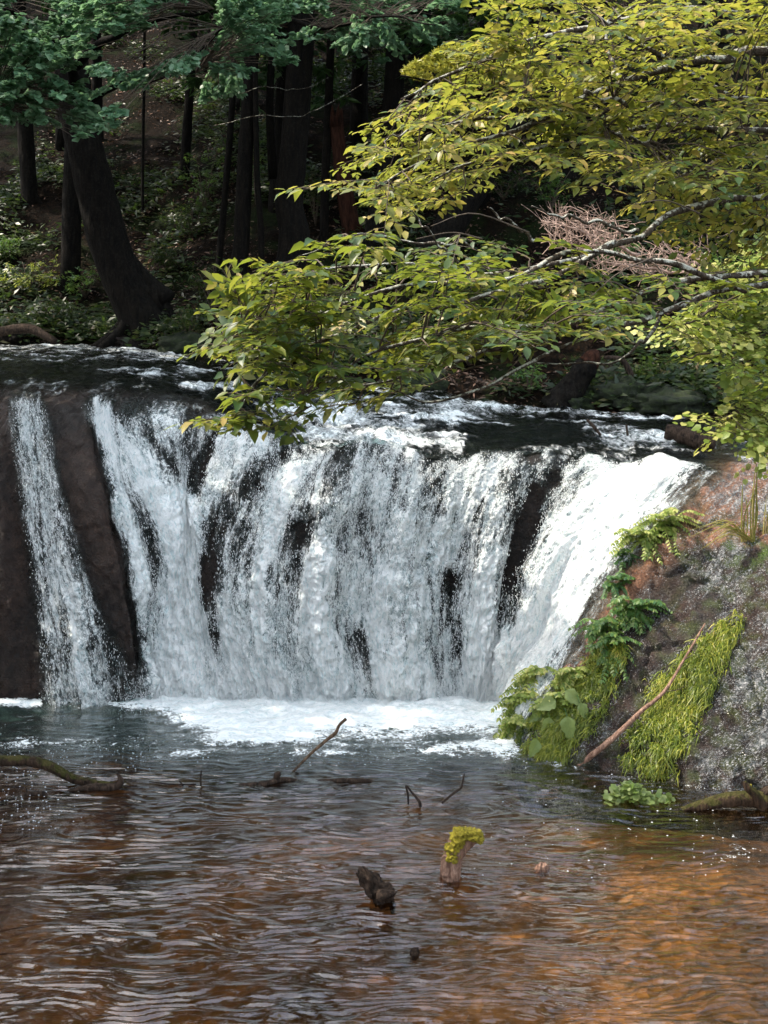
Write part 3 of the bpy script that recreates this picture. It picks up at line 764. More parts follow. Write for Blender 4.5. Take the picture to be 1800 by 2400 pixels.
q = np.stack([i * m_ + j, (i + 1) * m_ + j, (i + 1) * m_ + j + 1, i * m_ + j + 1], -1).reshape(-1, 4)
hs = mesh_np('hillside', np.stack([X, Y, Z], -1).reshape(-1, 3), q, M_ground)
tag(hs, kind='structure')

def on_hill(px, py, y0=None):
    """first point of the hill along the pixel's ray"""
    Yt = np.linspace(17, 90, 1500)
    x = (px - HX) / F * Yt; z = HC - (py - HY) / F * Yt
    h = hill(x, Yt)
    ok = (z < h) & (Yt > yb(x) - 0.4)
    k = np.argmax(ok)
    if not ok.any(): k = -1
    return np.array([x[k], Yt[k], h[k]])

# ------------------------------------------------------------------ leaves
LEAF = dict(
    oval=(np.array([(0, 0, 0), (.35, 0, -.03), (.7, 0, -.05), (1, 0, -.12), (.33, .24, .03), (.68, .19, 0), (.33, -.24, .03), (.68, -.19, 0)], float),
          [np.array([(0, 1, 4), (5, 2, 3), (0, 6, 1), (2, 7, 3)]), np.array([(4, 1, 2, 5), (1, 6, 7, 2)])]),
    round=(np.array([(0, 0, 0), (.5, 0, -.04), (1, 0, -.08), (.12, .36, .02), (.6, .45, .0), (.12, -.36, .02), (.6, -.45, 0)], float),
           [np.array([(0, 1, 3), (4, 1, 2), (0, 5, 1), (1, 6, 2)]), np.array([(3, 1, 4, 4), (1, 5, 6, 6)])[:0]]),
    lance=(np.array([(0, 0, 0), (.45, .16, .0), (1, 0, -.18), (.45, -.16, .0)], float), [np.array([(0, 3, 1), (1, 3, 2)])]),
)
LEAF['round'] = (LEAF['round'][0], [np.array([(0, 1, 3), (3, 1, 4), (4, 1, 2), (0, 5, 1), (5, 6, 1), (6, 2, 1)])])

def leaf_geo(kind, pos, dr, nr, size):
    """arrays of leaves: returns verts (n,k,3) and faces templates"""
    T, fs = LEAF[kind]
    pos = np.asarray(pos, float); dr = np.asarray(dr, float); nr = np.asarray(nr, float); size = np.asarray(size, float)
    dr = dr / (np.linalg.norm(dr, axis=1)[:, None] + 1e-9)
    side = np.cross(nr, dr); side /= np.linalg.norm(side, axis=1)[:, None] + 1e-9
    up = np.cross(dr, side)
    v = pos[:, None] + size[:, None, None] * (T[None, :, 0:1] * dr[:, None] + T[None, :, 1:2] * side[:, None] + T[None, :, 2:3] * up[:, None])
    return v, fs

def leaf_mesh(name, kind, pos, dr, nr, size, mat, parent=None):
    v, fs = leaf_geo(kind, pos, dr, nr, size)
    n, k = v.shape[:2]
    off = (np.arange(n) * k)[:, None, None]
    F_ = [(f[None] + off).reshape(-1, f.shape[1]) for f in fs]
    return mesh_np(name, v.reshape(-1, 3), F_, mat, parent, smooth=True)

_leafproto = {}
def leaf_parts(kind, pos, dr, nr, size, mat, parent, name='leaf'):
    """each leaf an object of its own sharing one of eight meshes"""
    from mathutils import Matrix
    pw = parent_world(parent)
    key = (kind, mat.name)
    if key not in _leafproto:
        _leafproto[key] = []
        for t in range(6):
            T, fs = LEAF[kind]
            v = T.copy(); v[:, 2] *= 0.5 + 0.4 * t; v[:, 1] *= 0.85 + 0.07 * t
            v[:, 2] -= v[:, 0] ** 2 * 0.05 * t
            o = mesh_np('leaf', v, fs, mat)
            _leafproto[key].append(o.data)
            bpy.data.objects.remove(o)
    for k in range(len(pos)):
        me = _leafproto[key][k % 6]
        d = Vector(dr[k]).normalized(); s = Vector(nr[k]).cross(d).normalized(); u = d.cross(s)
        o = bpy.data.objects.new(name, me)
        M = Matrix((( d.x, s.x, u.x), (d.y, s.y, u.y), (d.z, s.z, u.z)))
        o.matrix_basis = Matrix.Translation(Vector(pos[k]) - pw) @ (M * float(size[k])).to_4x4()
        col.objects.link(o); o.parent = parent

def leaf_cloud(kind, pos, dr, nr, size, mat, parent, parts=300, vis=None):
    pos = np.asarray(pos); n = len(pos)
    px, py = proj(pos)
    inv = (px > 0) & (px < 1800) & (py > 0) & (py < 2400)
    score = np.asarray(size) / pos[:, 1] * inv * rng.uniform(0.8, 1, n)
    order = np.argsort(-score)
    a, b = order[:parts], order[parts:]
    if parts:
        leaf_parts(kind, pos[a], np.asarray(dr)[a], np.asarray(nr)[a], np.asarray(size)[a], mat, parent)
    if len(b):
        o = leaf_mesh('foliage', kind, pos[b], np.asarray(dr)[b], np.asarray(nr)[b], np.asarray(size)[b], mat, parent)
        o['kind'] = 'stuff'

def unit(n):
    v = rng.normal(size=(n, 3)); return v / np.linalg.norm(v, axis=1)[:, None]

def sample_poly(poly, n, yr, gap=0.0, scale=130, seed=0):
    """cluster centres filling a region of a crown between two distances"""
    P_ = np.array(poly, float)
    out = []
    k = 0
    while len(out) < n and k < 60:
        k += 1
        px = rng.uniform(P_[:, 0].min(), P_[:, 0].max(), n); py = rng.uniform(P_[:, 1].min(), P_[:, 1].max(), n)
        ok = inpoly(px, py, poly)
        Yd = rng.uniform(yr[0], yr[1], n)
        if gap:
            ok &= (vn(px / scale, py / scale * 1.9, None, seed) * 0.6 + vn(px / scale * 2.3, py / scale * 4, None, seed + 1) * 0.4) > (gap - 1)
        for a, b, c in zip(px[ok], py[ok], Yd[ok]):
            out.append(P(a, b, c))
    return np.array(out[:n])

def spray_leaves(centres, anchors, per, size, droop=0.25, twig_len=0.35, up_jit=0.35, flat=0.5, twigs=None, trad=0.004):
    """twigs from the nearest branch to each centre with alternate leaves along their ends"""
    pos, dr, nr, sz = [], [], [], []
    for c in centres:
        if anchors is not None and len(anchors):
            d2 = ((anchors - c) ** 2).sum(1); a = anchors[np.argmin(d2)]
            w = c - a; L = np.linalg.norm(w) + 1e-6
            w = w / L
        else:
            w = unit(1)[0]; w[2] *= 0.3; a = c - w * twig_len; L = twig_len
        w = w + rng.normal(size=3) * 0.25; w[2] -= droop * 0.5; w /= np.linalg.norm(w)
        st = c - w * twig_len
        if twigs is not None:
            midp = (a + st) / 2 + np.array([0, 0, 0.06 * L])
            twigs.tube([a, midp, st, c] if L > twig_len * 1.3 else [a, (a + c) / 2 + np.array([0, 0, .02]), c], np.linspace(trad * 1.6, trad * 0.5, 4 if L > twig_len * 1.3 else 3), 4, cap=False)
        t = rng.uniform(0.0, 1.05, per)
        p = st + np.outer(t, w) * twig_len + rng.normal(size=(per, 3)) * 0.02
        sd = np.cross(w, [0, 0, 1.0]); sd /= np.linalg.norm(sd) + 1e-6
        sg = np.where(np.arange(per) % 2, 1, -1)[:, None]
        d = w[None] * 0.75 + sg * sd[None] * rng.uniform(0.3, 1.0, (per, 1)) + rng.normal(size=(per, 3)) * 0.22
        d[:, 2] = d[:, 2] * flat - droop
        n = np.array([0, 0, 1.0]) + rng.normal(size=(per, 3)) * up_jit
        pos.append(p); dr.append(d); nr.append(n); sz.append(size * rng.uniform(0.55, 1.2, per))
    return np.vstack(pos), np.vstack(dr), np.vstack(nr), np.concatenate(sz)

def sample_pads(poly, n, yr, sp, seed=0, gap=.9):
    '''centres of flat sprays, kept apart so that dark gaps stay between the layers'''
    P_ = np.array(poly, float); out = []; px_ = []
    tries = 0
    while len(out) < n and tries < n * 60:
        tries += 1
        a = rng.uniform(P_[:, 0].min(), P_[:, 0].max()); b = rng.uniform(P_[:, 1].min(), P_[:, 1].max())
        if not inpoly(np.array([a]), np.array([b]), poly)[0]: continue
        if px_:
            q = np.array(px_)
            if (((q[:, 0] - a) / sp[0]) ** 2 + ((q[:, 1] - b) / sp[1]) ** 2).min() < 1: continue
        px_.append((a, b)); out.append(P(a, b, rng.uniform(*yr)))
    return np.array(out)

def pads(centres, anchors, per, size, rad, droop, tw, trad=.0035, tilt=(4, 26), jit=.22):
    '''flat layered sprays: a drooping axis, side twigs and near level leaves'''
    pos, dr, nr, sz = [], [], [], []
    for c in centres:
        r = rad * rng.uniform(.65, 1.25)
        if anchors is not None:
            a = anchors[np.argmin(((anchors - c) ** 2).sum(1) + 0.25 * np.maximum(0, c[0] - anchors[:, 0]) ** 2)]
        else:
            a = c + np.array([r * 2, 0, .1])
        w = c - a; w[2] *= .35; w += np.array([-.25 * r, 0, 0]) + rng.normal(size=3) * .12 * r; w /= np.linalg.norm(w) + 1e-9
        tau = R(rng.uniform(*tilt)); n = np.array([rng.normal() * .10, -math.sin(tau), math.cos(tau)])
        s = np.cross(n, w); s /= np.linalg.norm(s); n = np.cross(w, s)
        bend = lambda t: c + w * r * t - np.array([0, 0, 1.0]) * .10 * r * (t + 1) ** 2 / 2
        if tw is not None:
            tw.tube(cr([a, (a + bend(-1)) / 2 + [0, 0, .05 * np.linalg.norm(a - c)], bend(-1), bend(0), bend(1)], 9), np.linspace(trad * 2, trad * .5, 9), 4, cap=False)
        k = 7
        for j in range(k):
            t = -0.85 + 1.6 * j / (k - 1); sd = 1 if j % 2 else -1
            L = r * .8 * (1 - .35 * abs(t)) * rng.uniform(.6, 1.1)
            d = s * sd * .85 + w * .5; d /= np.linalg.norm(d)
            b0 = bend(t); b1 = b0 + d * L - np.array([0, 0, .12 * L])
            if tw is not None: tw.tube([b0, (b0 + b1) / 2 + [0, 0, .01], b1], [trad * .8, trad * .6, trad * .4], 3, cap=False)
            m = max(3, per // (k + 1))
            u = (np.arange(m) + rng.uniform(.2, .9, m)) / m
            p = b0 + np.outer(u, b1 - b0)
            sg = np.where(np.arange(m) % 2, 1.0, -1.0)[:, None]
            dd = d[None] * .7 + sg * np.cross(n, d)[None] * rng.uniform(.35, .9, (m, 1)) + rng.normal(size=(m, 3)) * .15
            dd[:, 2] -= droop * rng.uniform(.2, 1.6, m)
            pos.append(p + rng.normal(size=(m, 3)) * [.015, .015, .01]); dr.append(dd); nr.append(n + rng.normal(size=(m, 3)) * jit); sz.append(size * rng.uniform(.35, 1.35, m))
        m = max(3, per // (k + 1)) + 1
        u = np.linspace(-.9, 1, m); p = np.array([bend(t) for t in u])
        sg = np.where(np.arange(m) % 2, 1.0, -1.0)[:, None]
        dd = w[None] * .8 + sg * s[None] * .5; dd[:, 2] -= droop
        pos.append(p); dr.append(dd); nr.append(n + rng.normal(size=(m, 3)) * jit); sz.append(size * rng.uniform(.7, 1.25, m))
    return np.vstack(pos), np.vstack(dr), np.vstack(nr), np.concatenate(sz)

# ------------------------------------------------------------------ forest trees on the hillside
def trunk_pts(path, n=26):
    return cr([P(*q) for q in path], n)

def hill_tree(name, path, wpx, label, mat=M_bark, crown=True, cat='tree', ext=6.0, broken=False, group=None, crown_r=3.2, wtop=0.75, flare=1.35):
    """path of photo pixels from foot to the top of the frame, then on upward out of view"""
    pb = on_hill(path[0][0], path[0][1])
    Y0 = pb[1]
    pts = [P(q[0], q[1], Y0 + (q[2] if len(q) > 2 else 0)) for q in path]
    base = np.array(pts[0])
    d = (pts[-1] - pts[-2]); d /= np.linalg.norm(d)
    pts = [base - np.array([0, 0, 0.5])] + [np.array(p) for p in pts]
    if not broken:
        for k in range(2):
            pts.append(pts[-1] + (d * 0.6 + np.array([0, 0, 0.5])) * ext / 2)
    C = cr(pts, 40)
    r0 = wpx / F * Y0 / 2
    t = np.linspace(0, 1, 40)
    rad = r0 * (1 - (1 - wtop) * t) * (1 + (flare - 1) * np.exp(-t * 16))
    root = empty(name, base, label, cat, group)
    tb = MB(); tb.tube(C, rad, 18, 0.16, int(abs(path[0][0])) % 97, freq=2.5)
    if broken:
        tb.v[-1][:, 2] += 0
    # root flares
    for a in rng.uniform(0, 6.28, 4):
        e = base + np.array([math.cos(a), math.sin(a) * 0.6, -0.35]) * r0 * 3.0
        tb.tube(cr([base + np.array([0, 0, r0 * 2.0]), base + np.array([math.cos(a), math.sin(a) * .6, 0.1]) * r0 * 1.3, e], 7), np.linspace(r0 * .5, r0 * .12, 7), 7, .15)
    tb.build('trunk', mat, root)
    top = C[-1]
    if crown:
        bt = MB(); A = []
        for k in range(7):
            a = k * 2.4 + rng.uniform(0, 1); s = C[int(rng.uniform(28, 39))]
            e = s + np.array([math.cos(a) * crown_r * rng.uniform(.5, 1), math.sin(a) * crown_r * rng.uniform(.5, 1), rng.uniform(0.6, 2.4)])
            c = cr([s, (s + e) / 2 + np.array([0, 0, .3]), e], 9); A.append(c)
            bt.tube(c, np.linspace(r0 * .35, r0 * .06, 9), 6, .1)
        bt.build('limbs', mat, root)['kind'] = 'stuff'
        A = np.vstack(A)
        n = 260
        cc = A[rng.integers(0, len(A), n)] + unit(n) * rng.uniform(.2, 1.3, (n, 1)) * np.array([1, 1, .6])
        p, dd, nn, ss = spray_leaves(cc, None, 12, 0.24, twig_len=.5)
        o = leaf_mesh('crown', 'lance', p, dd, nn, ss * 1.3, M_crown, root); o['kind'] = 'stuff'
        _crowns.append((o.data, root))
    return root, C, rad
_crowns = []

# the leaning katsura on the left bank
rt, C, _ = hill_tree('katsura_tree', [(348, 778), (305, 690), (262, 590), (232, 480), (205, 370), (182, 270), (170, 160)], 104, 'thick dark trunk leaning left on the far bank with pale green leaves round its top', ext=4, wtop=.68, flare=1.5, crown=False)
KAT = rt
bt = MB()
b0 = on_hill(400, 712)
bt.tube(cr([P(395, 705, C[1][1]), P(345, 660, C[1][1] + .1), P(300, 600, C[1][1] + .1), P(270, 540, C[1][1])], 14), np.linspace(.24, .10, 14), 9, .15)
bt.build('root', M_bark, rt)
hill_tree('oak_tree', [(668, 690), (690, 560), (678, 470), (690, 330), (700, 180), (708, 20)], 74, 'broad furrowed trunk standing in the middle of the wood behind the lower leaf spray')
hill_tree('beech_tree', [(556, 690), (566, 560), (572, 420), (580, 280), (590, 120), (600, 0)], 40, 'straight medium trunk just left of the broad furrowed one', crown_r=2.6)
hill_tree('young_tree', [(508, 690), (520, 540), (532, 400), (543, 260), (550, 120)], 17, 'slim dark stem close beside the straight medium trunk', crown=False, ext=3)
hill_tree('young_tree', [(610, 690), (612, 560), (603, 420), (600, 300)], 16, 'slim stem between the medium and the broad trunk', crown=False, ext=2)
hill_tree('elm_tree', [(872, 590), (892, 480), (912, 360), (922, 230), (930, 60)], 56, 'dark trunk leaning slightly right, right of the red rotten snag')
hill_tree('leaning_tree', [(1000, 640), (1060, 520), (1110, 440), (1180, 330), (1240, 200)], 78, 'heavy black trunk leaning right behind the upper leaf spray', ext=5)
hill_tree('dark_tree', [(760, 560), (762, 430), (768, 300), (775, 100)], 22, 'thin black stem between the broad trunk and the red snag', crown=False, ext=3)
hill_tree('dark_tree', [(335, 520), (334, 420), (336, 300), (338, 150)], 8, 'very thin bare pole on the slope right of the leaning trunk', crown=False, ext=3)
hill_tree('slope_tree', [(70, 480), (62, 340), (50, 180), (44, 20)], 40, 'shadowed trunk high on the slope at the left edge')
hill_tree('slope_tree', [(432, 420), (440, 280), (450, 130), (455, 0)], 24, 'distant trunk high on the slope above the leaf litter', crown_r=2.6)
hill_tree('slope_tree', [(1010, 380), (1006, 240), (1000, 120), (996, 0)], 34, 'distant black trunk left of the sunny upper leaves', crown_r=2.6)
hill_tree('slope_tree', [(1330, 420), (1345, 280), (1350, 100), (1352, 0)], 44, 'dark trunk hidden behind the sunny upper leaves', crown_r=3)
hill_tree('slope_tree', [(1640, 560), (1650, 380), (1655, 160), (1660, 0)], 50, 'dark trunk on the slope behind the branches at the right', crown_r=3)
hill_tree('slope_tree', [(230, 330), (228, 220), (226, 100), (225, 0)], 26, 'shadowed trunk high up behind the pale green leaves', crown_r=3)
# red rotten snag
r_, C, rad = hill_tree('broken_snag', [(826, 560), (812, 470), (800, 390), (792, 320), (788, 272)], 48, 'broken reddish rotten trunk with a jagged top', M_redbark, crown=False, broken=True, cat='dead tree', flare=1.7, wtop=.6)
jb = MB()
for k in range(5):
    a = k * 1.3; e = C[-1] + np.array([math.cos(a) * .12, math.sin(a) * .12, 0])
    jb.tube([e - [0, 0, .3], e + [0, 0, .1], e + [math.cos(a) * .03, 0, rng.uniform(.2, .55)]], [.09, .06, .01], 5, .2, k)
jb.build('splinter', M_redbark, r_)

# unseen crowns over slope and left bank, added to shade the wood and falls
def shade_tree(name, x, y, zbase, ztop, rcrown, hcrown, label, r0=.28, src=[0], n=420, group='unseen shade trees added around the pool'):
    root = empty(name, (x, y, zbase), label, 'tree', group)
    tb = MB(); tb.tube(cr([(x, y, zbase - .4), (x + .2, y, (zbase + ztop) / 2), (x, y + .2, ztop)], 16), np.linspace(r0, r0 * .3, 16), 12, .12, int(x * 7) % 50)
    tb.build('trunk', M_bark, root)
    c = unit(n) * (rng.uniform(0.15, 1, (n, 1)) ** 0.5) * np.array([rcrown, rcrown, hcrown]) + np.array([x, y, ztop - hcrown * .6])
    c += 0.5 * rng.normal(size=c.shape) * .4
    lb = MB()
    for k in range(12):
        e = c[k]; s = np.array([x, y, ztop - hcrown * rng.uniform(.3, 1.1)])
        lb.tube(cr([s, (s + e) / 2 + [0, 0, .2], e], 7), np.linspace(r0 * .3, .02, 7), 5)
    lb.build('limbs', M_bark, root)['kind'] = 'stuff'
    p, dd, nn, ss = spray_leaves(c, None, 13, 0.30, twig_len=.55)
    leaf_mesh('crown', 'lance', p, dd, nn, ss * 1.4, M_crown, root)['kind'] = 'stuff'
    return root
gl = 'unseen leafy tree added beside the pool to shade the falls'
for (x, y, zt, rc, hc) in [(-10.0, 10.5, 11.5, 2.8, 3.4), (-10.4, 14.8, 14.0, 3.1, 4.4), (-12.8, 18.6, 16.6, 3.4, 5.0), (-10.0, 6.6, 9.5, 2.4, 2.6), (-16.0, 12.5, 17.5, 3.6, 5.0), (-15.5, 24, 21, 3.8, 6), (-13.0, 22.5, 15.5, 3.0, 4.5)]:
    shade_tree('bank_shade_tree', x, y, 2.8, zt, rc, hc, gl)
hill_protos = []
for (x, y, rc) in [(-14, 29, 3.6), (-8.5, 30, 3.8), (-3.0, 31, 3.8), (2.5, 29, 3.6), (-0.8, 34, 2.2), (8, 27, 3.6), (13, 25, 3.6), (-17, 36, 4), (-11, 38, 4), (-5, 39, 4), (1, 38, 4), (7, 36, 4), (14, 34, 4), (18, 27, 4)]:
    z0 = float(hill(np.array([x]), np.array([y]))[0])
    tall = 10.0 if (x < -6 or x > 5.5 or abs(x + .8) < .1) else 0  # heights shaped for the pool's reflection: tall crowns darken, low ones leave sky
    proto_h = shade_tree('hill_tree', x, y, z0, z0 + (10.5 if tall else 8.6) + tall, rc, 3.8 + tall * .55, 'tall tree of the wooded slope with its crown above the picture', n=420 + int(tall * 26), group='trees of the wooded slope')
    hill_protos.append(proto_h)
for k in range(30):
    x, y = -42 + 84 * ((k * .618) % 1), 43 + 5.5 * (k % 6) + rng.uniform(-2, 2)
    src_ = hill_protos[k % len(hill_protos)]
    c_ = src_.copy(); col.objects.link(c_)
    c_.location = (x, y, float(hill(np.array([x]), np.array([y]))[0])); c_.rotation_euler = (0, 0, k * 2.1)
    for ch in list(src_.children):
        d_ = ch.copy(); col.objects.link(d_); d_.parent = c_

# ------------------------------------------------------------------ undergrowth, litter, shrubs on the slope
def hill_scatter(n, dmax=16, dmin=0.2):
    x = rng.uniform(-12, 10, n); d = dmin + (dmax - dmin) * rng.uniform(0, 1, n) ** 1.3
    y = yb(x) + d
    return x, y, hill(x, y)
x, y, z = hill_scatter(17000, 34)
dens = fbm(x * .5, y * .5, None, 3, 91) * 1.6 - .18
near = np.exp(-(y - yb(x)) / 4)
k = (dens + near * .5 + 0.15 * rng.normal(size=len(x))) > 0.05
x, y, z = x[k], y[k], z[k]
n = len(x); per = 9
cen = np.stack([x, y, z + .05], 1)
h = rng.uniform(.15, .5, n)
p = np.repeat(cen, per, 0) + unit(n * per) * np.array([.22, .22, .1]) + np.array([0, 0, 1]) * np.repeat(h, per)[:, None] * rng.uniform(0, 1, (n * per, 1))
dd = unit(n * per); dd[:, 2] = np.abs(dd[:, 2]) * .4 - .1
nn = np.array([0, -.5, 1.0]) + .5 * rng.normal(size=(n * per, 3))
ug = leaf_mesh('undergrowth', 'lance', p, dd, nn, rng.uniform(.12, .30, n * per), M_under)
tag(ug, kind='stuff')
x, y, z = hill_scatter(34000, 26)
k = fbm(x * .6, y * .6, None, 3, 97) > -0.25
x, y, z = x[k], y[k], z[k]; n = len(x)
lt = leaf_mesh('leaf_litter', 'lance', np.stack([x, y, z + .03], 1), unit(n) * [1, 1, .4], np.array([0, -.4, 1.]) + .5 * rng.normal(size=(n, 3)), rng.uniform(.07, .18, n), M_litter)
tag(lt, kind='stuff')

def shrub(px, py, w, h, mat, label, name='shrub', n=60, per=12, size=.13, kind='lance', dy=0.0, cat='shrub', group=None):
    b = on_hill(px, py); b[1] += dy
    Y0 = b[1]; wm, hm = w / F * Y0, h / F * Y0
    root = empty(name, b, label, cat, group)
    st = MB(); tips = []
    for k in range(7):
        a = rng.uniform(0, 6.28)
        e = b + np.array([math.cos(a) * wm * rng.uniform(.2, .5), math.sin(a) * wm * .3, hm * rng.uniform(.5, 1)])
        c = cr([b, (b + e) / 2 + np.array([0, 0, .1 * hm]), e], 7); tips.append(c[2:])
        st.tube(c, np.linspace(.02, .006, 7), 5)
    st.build('stem', M_twig, root)
    T = np.vstack(tips)
    c = T[rng.integers(0, len(T), n)] + unit(n) * np.array([wm * .22, wm * .2, hm * .16])
    p, dd, nn, ss = spray_leaves(c, None, per, size, twig_len=.22, droop=.15)
    leaf_mesh('foliage', kind, p, dd, nn, ss, mat, root)['kind'] = 'stuff'
    return root
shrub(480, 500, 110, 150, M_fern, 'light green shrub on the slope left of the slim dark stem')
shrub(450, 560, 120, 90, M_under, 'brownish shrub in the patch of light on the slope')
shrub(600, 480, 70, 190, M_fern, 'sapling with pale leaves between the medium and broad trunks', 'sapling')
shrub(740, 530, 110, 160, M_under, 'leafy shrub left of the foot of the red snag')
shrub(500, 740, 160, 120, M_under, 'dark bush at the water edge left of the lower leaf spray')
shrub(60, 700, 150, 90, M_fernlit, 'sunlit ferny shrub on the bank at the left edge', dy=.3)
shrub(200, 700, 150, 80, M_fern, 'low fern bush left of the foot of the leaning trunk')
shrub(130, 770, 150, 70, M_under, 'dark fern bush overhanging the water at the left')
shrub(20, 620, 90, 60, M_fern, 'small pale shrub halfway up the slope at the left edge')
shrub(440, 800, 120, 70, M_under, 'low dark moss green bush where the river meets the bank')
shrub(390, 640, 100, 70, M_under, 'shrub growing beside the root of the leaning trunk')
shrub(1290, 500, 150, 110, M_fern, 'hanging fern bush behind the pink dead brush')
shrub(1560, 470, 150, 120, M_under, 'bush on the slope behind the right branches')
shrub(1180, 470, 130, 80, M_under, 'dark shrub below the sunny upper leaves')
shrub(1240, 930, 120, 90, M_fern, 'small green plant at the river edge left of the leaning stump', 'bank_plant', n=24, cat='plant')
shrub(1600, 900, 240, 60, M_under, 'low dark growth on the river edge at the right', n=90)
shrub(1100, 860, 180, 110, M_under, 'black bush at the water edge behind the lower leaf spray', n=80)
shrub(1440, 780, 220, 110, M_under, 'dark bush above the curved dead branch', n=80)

for (a, b_, w_, h_, lb) in [(1740, 560, 200, 150, 'sunlit shrub on the slope at the right edge behind the lichen branches'), (1600, 600, 170, 110, 'yellow green shrub on the slope behind the second dead brush'), (1420, 640, 150, 70, 'low green shrub on the slope under the first dead brush'), (1700, 720, 220, 130, 'dusky shrub behind the small leaved maple')]:
    shrub(a, b_, w_, h_, M_fern, lb, n=90)

# moss mounds and rocks along the far bank
def blob(name, c, r, mat, label, cat, kind=None, seed=0, parent=None, sub=26, amp=.25, group=None, fr=1.3):
    th = np.linspace(0, np.pi, sub); ph = np.linspace(0, 2 * np.pi, sub * 2, endpoint=False)
    T, Ph = np.meshgrid(th, ph, indexing='ij')
    d = np.stack([np.sin(T) * np.cos(Ph), np.sin(T) * np.sin(Ph), np.cos(T)], -1)
    rr = 1 + amp * fbm(d[..., 0] * fr + seed, d[..., 1] * fr, d[..., 2] * fr, 4, seed)
    loc = np.array(c, float)
    v = (d * rr[..., None] * np.array(r)).reshape(-1, 3)
    m = len(ph); i, j = np.meshgrid(np.arange(sub - 1), np.arange(m), indexing='ij')
    q = np.stack([i * m + j, (i + 1) * m + j, (i + 1) * m + (j + 1) % m, i * m + (j + 1) % m], -1).reshape(-1, 4)
    if parent is None:
        o = mesh_np(name, v, q, mat); o.location = loc
        tag(o, label, cat, group, kind)
    else:
        o = mesh_np(name, v + loc, q, mat, parent)
    return o
for (px, py, rx, rz, mt, lb, ct) in [
    (1340, 945, .50, .26, M_darkmoss, 'rounded mossy rock at the river edge right of the leaning stump', 'rock'),
    (1470, 925, .60, .34, M_darkmoss, 'low mossy mound under the curved dead branch', 'mossy mound'),
    (1570, 950, .80, .26, M_darkmoss, 'long mossy bank stone at the right end of the river', 'rock'),
    (1440, 905, .40, .40, M_bark, 'dark square stone behind the mossy rocks', 'rock'),
    (430, 812, .60, .28, M_darkmoss, 'green mossy mound at the water edge below the leaning trunk', 'mossy mound'),
    (300, 800, .45, .22, M_rock, 'small wet stone at the foot of the leaning trunk', 'rock'),
    (40, 795, .50, .30, M_bark, 'dark stone at the waterline on the left edge', 'rock'),
    (980, 900, .70, .35, M_darkmoss, 'dark mossy rock behind the hanging leaf tips', 'rock')]:
    b = on_hill(px, py)
    blob('bank_rock' if ct == 'rock' else 'mossy_mound', b + [0, 0, -.02], (rx, rx * .8, rz), mt, lb, ct, seed=int(px), amp=.5, fr=2.6)

# leaning stump, curved dead branch and log on the far right bank
def stick(name, pts, rad, mat, label, cat, n=14, rough=.15, seg=8, parts=(), group=None, seed=1, freq=8):
    pts = [np.array(p, float) for p in pts]
    root_loc = pts[0]
    if not parts:
        tb = MB(); tb.tube(cr(pts, n), np.interp(np.linspace(0, 1, n), np.linspace(0, 1, len(rad)), rad), seg, rough, seed, freq=freq)
        o = tb.build(name, mat)
        o.location = (0, 0, 0)
        return tag(o, label, cat, group)
    root = empty(name, root_loc, label, cat, group)
    tb = MB(); tb.tube(cr(pts, n), np.interp(np.linspace(0, 1, n), np.linspace(0, 1, len(rad)), rad), seg, rough, seed, freq=freq)
    tb.build('stem', mat, root)
    for k, (pn, pp, pr, pm) in enumerate(parts):
        tb = MB(); m2 = max(6, len(pp) * 3)
        tb.tube(cr([np.array(a, float) for a in pp], m2), np.interp(np.linspace(0, 1, m2), np.linspace(0, 1, len(pr)), pr), seg, rough, seed + k + 3, freq=freq)
        tb.build(pn, pm, root)
    return root
Yb = 21.0
stick('leaning_stump', [P(1300, 965, Yb), P(1345, 905, Yb), P(1372, 862, Yb), P(1388, 838, Yb)], [.34, .26, .22, .17], M_bark, 'leaning dark stump with a broken red top on the far bank', 'tree stump', n=22, rough=.3, seg=14,
      parts=[('broken_top', [P(1380, 850, Yb), P(1392, 832, Yb - .02), P(1400, 822, Yb)], [.20, .15, .04], M_redbark)])
stick('dead_branch', [P(1415, 838, Yb), P(1455, 842, Yb), P(1476, 872, Yb), P(1488, 915, Yb), P(1560, 918, Yb), P(1640, 920, Yb)], [.035, .05, .06, .065, .05, .03], M_drift, 'curved grey dead branch arching down to the far bank', 'dead branch', n=30)
stick('fallen_log', [P(1490, 960, Yb), P(1560, 940, Yb + .1), P(1640, 915, Yb + .3), P(1760, 900, Yb + .6)], [.11, .12, .12, .10], M_driftmoss, 'mossy fallen log lying along the far bank at the right', 'log', n=20)
stick('fallen_log', [P(-60, 790, 26), P(60, 770, 26), P(130, 800, 25.8)], [.10, .12, .08], M_drift, 'dead log dipping into the river at the left edge', 'log')
stick('river_log', [P(1560, 1012, 16.9), P(1600, 1022, 16.8), P(1640, 1035, 16.6), P(1676, 1042, 16.5)], [.12, .14, .12, .07], M_drift, 'short dark log stranded in the rapids above the falls', 'log', n=18, rough=.3)
stick('river_stick', [P(1376, 984, 16.9), P(1392, 1000, 16.8), P(1408, 1020, 16.7)], [.02, .03, .02], M_drift, 'small dark stick caught at the lip, left of the log', 'stick')
stick('river_stick', [P(1468, 996, 16.9), P(1471, 1020, 16.8)], [.018, .02], M_drift, 'tiny upright stick standing in the rapids above the falls', 'stick')

